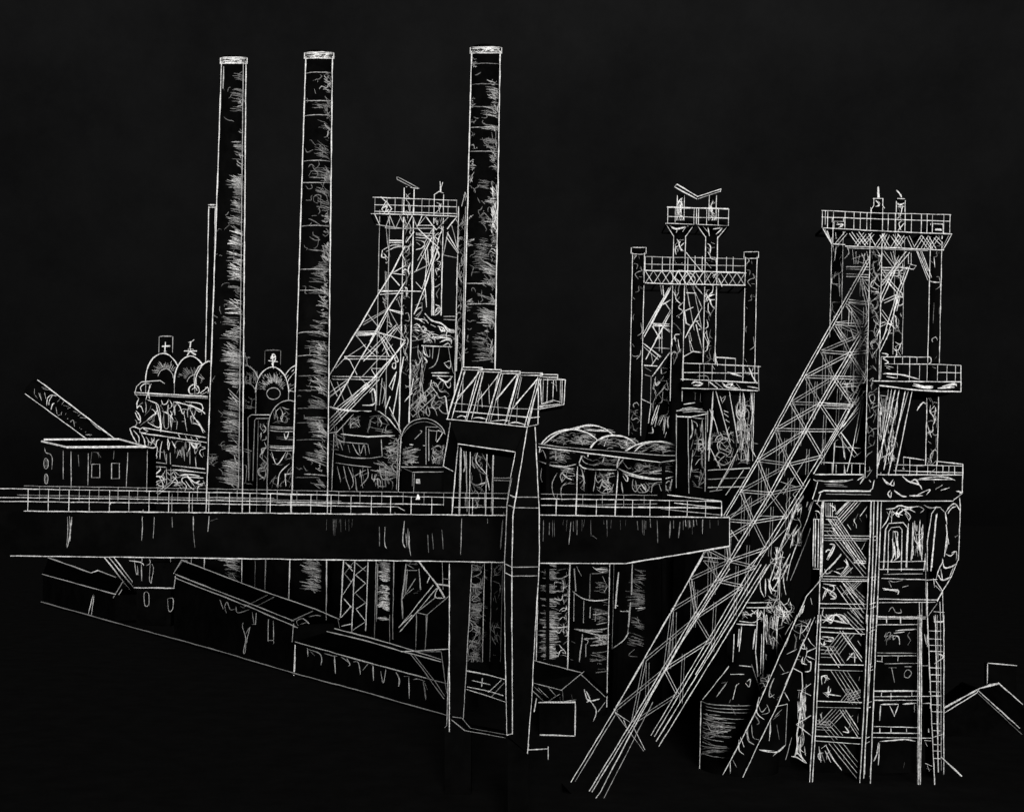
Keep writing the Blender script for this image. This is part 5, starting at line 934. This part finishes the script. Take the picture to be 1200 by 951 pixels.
# big ducts at the right edge
du = t.part('bend_duct'); du.prism([(1088, 601), (1098, 592), (1124, 588), (1127, 600), (1125, 655), (1104, 692), (1086, 678)], 114.8, 118)
draw(du, 'n', '*745,660 745,500 770,340 795,305 820,305 | *800,340 790,400 765,660 | +*795,345 770,640 | *+~850,330 870,300 900,285 925,320 | *~860,340 880,310 905,300 | *925,250 930,300 918,600 | 915,600 880,690 830,770 | *+850,400 855,450 840,580 | +~845,330 855,400 | *+~855,460 865,510 | +~830,590 840,640 880,635 905,620 | *~880,560 905,550 910,590 | *~840,560 875,575 900,550 | *~835,600 810,650 795,700 | *+~805,680 830,710 880,690 | *~820,650 830,710 | *740,710 800,705 | *745,720 745,910 | 830,770 835,950 | *790,710 830,770 800,830 | 800,840 750,910 | +~800,820 830,780 | ~*790,740 820,770 | *~780,700 785,750 | ~900,470 915,460 | ~890,640 870,690 | +~820,310 840,330 | +-~860,480 850,550 | 815,830 820,950 | 700,835 705,950 | 715,835 715,950 | *780,885 840,890 | *780,940 835,940 | 735,600 740,910 | +_~910,550 905,600', 114.7)
# left hanging twin pipes
hp = t.part('hanging_pipe'); hp.prism([(952, 607), (960, 607), (960, 666), (952, 666)], 113.9, 114.6); draw(hp, 'n', '*112,370 108,635 | *122,370 120,640 | *140,370 135,640 | 110,370 145,372 | 108,648 142,648 | ~*120,325 140,330 155,360 | 125,335 130,365', 113.8)
# ragged downcomer beside the stair tower
rg = t.part('buttress'); rg.prism([(962, 678), (945, 700), (934, 728), (944, 790), (940, 830), (936, 888), (952, 892), (955, 720)], 114.9, 116.5)
draw(rg, 'n', '*150,710 70,800 45,870 20,950 | +~95,810 105,855 | 140,870 80,950 | +~60,850 35,930 | *~100,905 80,945 | ~+130,935 145,945', 114.8)
draw(rg, 'o', '*35,265 85,290 88,360 80,420 | *+~90,210 85,240 110,250 | +~100,215 95,240 | +~115,235 130,240 125,280 100,285 | +*80,390 75,500 60,600 60,700 | +*~85,400 90,460 100,510 | +*80,420 78,520 | +*70,610 50,710 | *130,345 80,380 130,405 | *130,505 55,550 130,605 | +~65,555 110,590 | +*~80,610 75,680 90,730 | +~60,690 110,745 | *~30,710 60,715 105,745 | *105,100 130,140 155,165 110,185 | 150,5 155,40 | +*~100,85 130,30 145,0 | *~105,205 150,225', 114.7)
squigs(rg, (934, 800, 945, 890), 114.6, 36, 12, seed=221, ms=(1, 1, 2), vert=.8)

# ================================================================ big slanting gas main (from deck bend down to left)
t = thing('gas_main', 'fat curved gas main bending down from the furnace deck beside the skip hoist', 'pipe', 925, 119)
b = t.part('shaft'); P = [W(966, 566, 119), W(957, 571, 119), W(948, 590, 119), W(932, 625, 119), (W(914, 680, 119)), W(903, 722, 119)]
P += [Vector((P[-1].x-.2, 119, 6)), Vector((P[-1].x-.2, 119, 0))]
def pipe(nd, P, R, n=16):
    o = len(nd.v)
    for i, p in enumerate(P):
        d = (P[min(i+1, len(P)-1)]-P[max(i-1, 0)]).normalized(); u = d.cross(Vector((0, 1, 0))).normalized(); w = u.cross(d)
        for k in range(n): nd.v.append(p+u*R[i]*math.cos(2*math.pi*k/n)+w*R[i]*math.sin(2*math.pi*k/n))
    for i in range(len(P)-1):
        for k in range(n): nd.face([o+i*n+k, o+i*n+(k+1) % n, o+(i+1)*n+(k+1) % n, o+(i+1)*n+k])
    nd.face([o+k for k in range(n)]); nd.face([o+(len(P)-1)*n+k for k in reversed(range(n))])
pipe(b, P, [.9, 1.0, 1.05, 1.1, 1.15, 1.1, .9, .9])
draw(b, 'm', '''*~740,395 720,400 690,450 640,530 600,620 570,700 530,800 490,940 | *~740,395 760,440 720,530 690,620 640,740 600,850 580,950 | +~725,400 700,460 690,490 | +~735,410 715,440 | +~690,460 640,530 | +~715,440 690,540 | +-~630,560 600,640 | +~605,600 590,680 | *~640,640 610,700 | +-~590,670 550,760 560,800 | ~*600,770 620,700 660,650 | +~560,790 530,900 500,950 | +~590,860 550,940 | +*~600,800 560,880 | +-~730,490 700,560 | *~540,920 580,900 | -~640,600 660,640 640,680 | +~655,525 640,550 | +~740,400 750,450 | *~745,470 770,450 | 760,520 700,700 650,830 600,950''', 117.6)
squigs(b, (920, 570, 940, 640), 117.5, 34, 11, seed=231, vert=.4); squigs(b, (903, 640, 922, 700), 117.5, 34, 11, seed=232, vert=.4)
t = thing('dust_pipe', 'ribbed diagonal pipe running down past the round tank to the lower right foreground', 'pipe', 870, 113)
b = t.part('shaft'); P = [W(952, 712, 115.5), W(925, 765, 114), W(912, 792, 113.4), W(860, 905, 112.2)]
def dp(x, y): return 115.5-(y-712)/193*3.3-1.25
P[-1].z = max(P[-1].z, .6)
pipe(b, P, [.85, .95, .95, 1.0])
draw(b, 'p', '''*960,150 860,370 760,600 710,700 635,840 | *960,300 855,560 790,690 715,850 | +-~840,455 825,490 820,530 840,520 | ~*820,440 810,490 | ~820,510 840,535 | -~775,560 790,590 810,570 | *~780,530 770,590 800,620 | +-~735,650 735,700 760,720 | -~750,640 755,690 780,700 | ~*700,700 700,740 720,760 | *~705,690 720,730 | +-~675,780 690,810 | *~665,790 665,835 | +_~760,600 780,630 770,640 | +-~725,660 740,700 | ~-860,400 880,430 | +_~930,290 920,350 | *~890,360 930,340 | ~920,280 930,310 | +-~950,240 940,300 | *~900,430 870,440 | ~-810,560 820,590 790,600''', 110.8)
draw(b, 'o', '60,0 0,160 | 150,10 0,350 | *~75,100 110,60 130,20 | -~10,200 60,170 | -~0,100 40,30', dp)
squigs(b, (928, 725, 950, 775), dp, 24, 11, seed=233, ms=(1, 2, 3)); squigs(b, (890, 790, 915, 820), dp, 26, 9, seed=234, ms=(2, 3))
# ================================================================ dust catcher
t = thing('dust_catcher', 'round tank with a cone top and tall neck in the right foreground', 'tank', 868, 118)
b = t.part('shell'); c = Cyl(867, 823, 119, 46, None, None, 0.0); c.body(b, 44); c.edge(b, -.99, 821, 900, 1.6, 1)
k_ = 119/F
cn = t.part('cone'); cx = c.cx; cn.rings([(cx, 119, c.zt, 46*k_), (cx, 119, W(868, 775, 119).z, 14*k_)], 40)
nk = t.part('neck'); nc = Cyl(873, 728, 119, 13.5, 776, 14, None); nc.body(nk, 24)
draw(cn, 'p', '*555,540 675,390 | 780,440 800,500 | *665,440 720,440 | ~*700,405 750,410 | +-~650,475 610,530 | ~-630,475 655,470 | *690,480 675,540 | *~685,490 700,475 | *~730,470 745,460 740,490 725,475 | -~750,400 770,460 785,510 | -~790,500 900,545', Rev(cx, 119, [(W(868, 775, 119).z, 14*k_), (c.zt, 46*k_)], .1))
draw(nk, 'p', '*680,280 675,390 | *700,260 695,330 | +~710,250 700,350 | +~765,260 755,340 | *775,180 765,350 775,450 | *790,280 785,440 | +*~690,240 770,245 | +~700,228 750,235 | *725,155 830,155 | *730,175 830,175 | +*~715,200 750,205 | +~725,190 750,210 | +~770,190 775,215 790,190 | *800,180 795,440 800,480 | +~850,180 850,370 | *840,190 845,260 | +~820,250 850,265 | +*~840,300 835,340 | +~835,290 860,320 | *~805,360 810,385 | ~835,410 820,450 | ~*785,50 785,100 800,135 | *~805,130 805,60', 117)
squigs(nk, (868, 714, 895, 730), 116.9, 16, 8, seed=241, ms=(1, 1, 2)); squigs(nk, (895, 700, 912, 760), 116.9, 40, 10, seed=242, vert=.6)
for py, sg in ((821, -.1), (824, -.12), (827, -.14)): c.ring(b, py, 1.7, 2, sg*1.2)
c.ring(b, 872, 1.7, 2, -.1, -1, -.2)
for p_, v_ in ((832, .2), (837, -.2), (842, -.1), (848, -.3), (853, -.2), (859, -.4), (865, -.3), (878, -.2)): c.ring(b, p_, 1.8, 2, -.22, -.93, v_)
c.ticks(b, 828, 885, 44, -1, .25, .97, -.28, 1.6, 2, 243); c.ticks(b, 826, 832, 12, -1, -.2, .5, -.2, 1.4, 3, 244)
rb = t.part('outlet_box'); rb.prism([(895, 828), (921, 824), (920, 872), (908, 884), (890, 878)], 115.2, 117)
draw(rb, 'p', '*840,570 892,558 | 892,558 885,720 | +~885,720 860,745 830,750 780,740 | *~780,740 840,745 | *~835,765 885,720 | *825,625 820,705 | +~825,640 822,690 | -~860,600 835,620 | -~870,580 840,610 | _~850,640 860,700 | 910,690 885,780 | *~880,510 900,545', 115.1)
# rusty pipework between gas main and stair tower
t = thing('pipe_bundle', 'dense tangle of small pipes hanging between the gas main and the stair tower', 'pipework', 925, 117.5)
b = t.part('backing_duct'); b.prism([(893, 690), (930, 690), (934, 728), (930, 800), (912, 800), (898, 760)], 117.6, 118.4); b2 = t.part('support'); b2.prism([(908, 795), (926, 795), (926, 898), (908, 898)], 117.7, 118.3)
draw(b, 'p', '+~815,60 830,100 850,110 | *~870,20 850,80 | +~840,60 860,60 830,110 | *865,150 930,235 | +~860,170 900,240 | ~*870,170 880,220 | +~885,190 905,230 | *~880,190 870,240 | *~855,260 880,250 | +~860,280 875,310 | ~*860,320 880,325 | +~805,380 810,360 | 865,0 860,150 | +~845,0 820,80 830,120', 117.5)
squigs(b, (896, 696, 915, 720), 117.5, 30, 9, seed=251); squigs(b, (908, 700, 932, 735), 117.5, 30, 10, seed=252, ms=(1, 2))

# ================================================================ small gabled house far right
t = thing('gabled_house', 'small gabled house roof at the far right edge beyond the stair tower', 'house', 1160, 135)
b = t.part('wall'); b.prism([(1108, 836), (1147, 806), (1200, 855), (1200, 862), (1108, 862)], 133, 138)
draw(b, 'o', '*+738,500 975,370 1075,345 | 800,492 965,390 975,370', 132.5)
r_ = t.part('roof'); draw(r_, 'o', '*970,380 1180,570 | _965,390 1190,600 | *1070,340 1195,450 | 1020,350 1070,342', 132.4)
r_.hexa([W(1147, 806, 132.8), W(1169, 800, 137), W(1216, 845, 137), W(1205, 860, 132.8)], [p-Vector((0, 0, .2)) for p in (W(1147, 806, 132.8), W(1169, 800, 137), W(1216, 845, 137), W(1205, 860, 132.8))])
ch = t.part('chimney'); ch.prism([(1157.5, 777), (1191, 780), (1191, 815), (1157.5, 803)], 138, 139); draw(ch, 'o', '*1018,242 1165,255 | 1017,245 1015,350', 137.9)
t = thing('stair_stringer', 'short white handrail slanting to the ground at the foot of the ladder', 'handrail', 1115, 114)
draw(t.part('rail'), 'o', '*+783,712 888,810', 113)
emit()
# ================================================================ world, sun, camera
sc = bpy.context.scene
w = bpy.data.worlds.new('World'); sc.world = w; w.use_nodes = True; nt = w.node_tree
bg = nt.nodes['Background']; tc = nt.nodes.new('ShaderNodeTexCoord'); n = nt.nodes.new('ShaderNodeTexNoise'); r = nt.nodes.new('ShaderNodeValToRGB')
n.inputs['Scale'].default_value = 5; n.inputs['Detail'].default_value = 8; n.inputs['Roughness'].default_value = .72
r.color_ramp.elements[0].position = .3; r.color_ramp.elements[0].color = (.0042, .0042, .0043, 1)
r.color_ramp.elements[1].position = .75; r.color_ramp.elements[1].color = (.0098, .0098, .0098, 1)
nt.links.new(tc.outputs['Generated'], n.inputs['Vector']); nt.links.new(n.outputs['Fac'], r.inputs['Fac']); sp_ = nt.nodes.new('ShaderNodeSeparateXYZ'); mr = nt.nodes.new('ShaderNodeMapRange'); mx = nt.nodes.new('ShaderNodeVectorMath'); mx.operation = 'SCALE'
mr.inputs['From Min'].default_value = 0; mr.inputs['From Max'].default_value = .42; mr.inputs['To Min'].default_value = .30; mr.inputs['To Max'].default_value = 1.25
nt.links.new(tc.outputs['Generated'], sp_.inputs[0]); nt.links.new(sp_.outputs['Z'], mr.inputs['Value']); nt.links.new(r.outputs['Color'], mx.inputs[0]); nt.links.new(mr.outputs['Result'], mx.inputs['Scale']); nt.links.new(mx.outputs[0], bg.inputs['Color'])
bg.inputs['Strength'].default_value = 1.0
sd = bpy.data.lights.new('sun', 'SUN'); sd.energy = 5.0; sd.angle = math.radians(22); sd.color = (1, .985, .96)
so = bpy.data.objects.new('sun', sd); C.objects.link(so)
so.rotation_euler = Vector((-.07, 1, -.035)).to_track_quat('-Z', 'Y').to_euler()
cd = bpy.data.cameras.new('camera'); cd.sensor_width = 36; cd.lens = F/1200*36; cd.shift_y = (600-475.5)/1200; cd.clip_start = 1; cd.clip_end = 20000
co = bpy.data.objects.new('camera', cd); C.objects.link(co)
co.matrix_world = Matrix(((CA, -SA, 0, 0), (0, 0, -1, 0), (SA, CA, 0, H), (0, 0, 0, 1)))
sc.camera = co
sc.view_settings.view_transform = 'Standard'; sc.view_settings.look = 'None'; sc.view_settings.gamma = 1; sc.view_settings.exposure = 0
sc.render.resolution_x, sc.render.resolution_y = 1024, 811
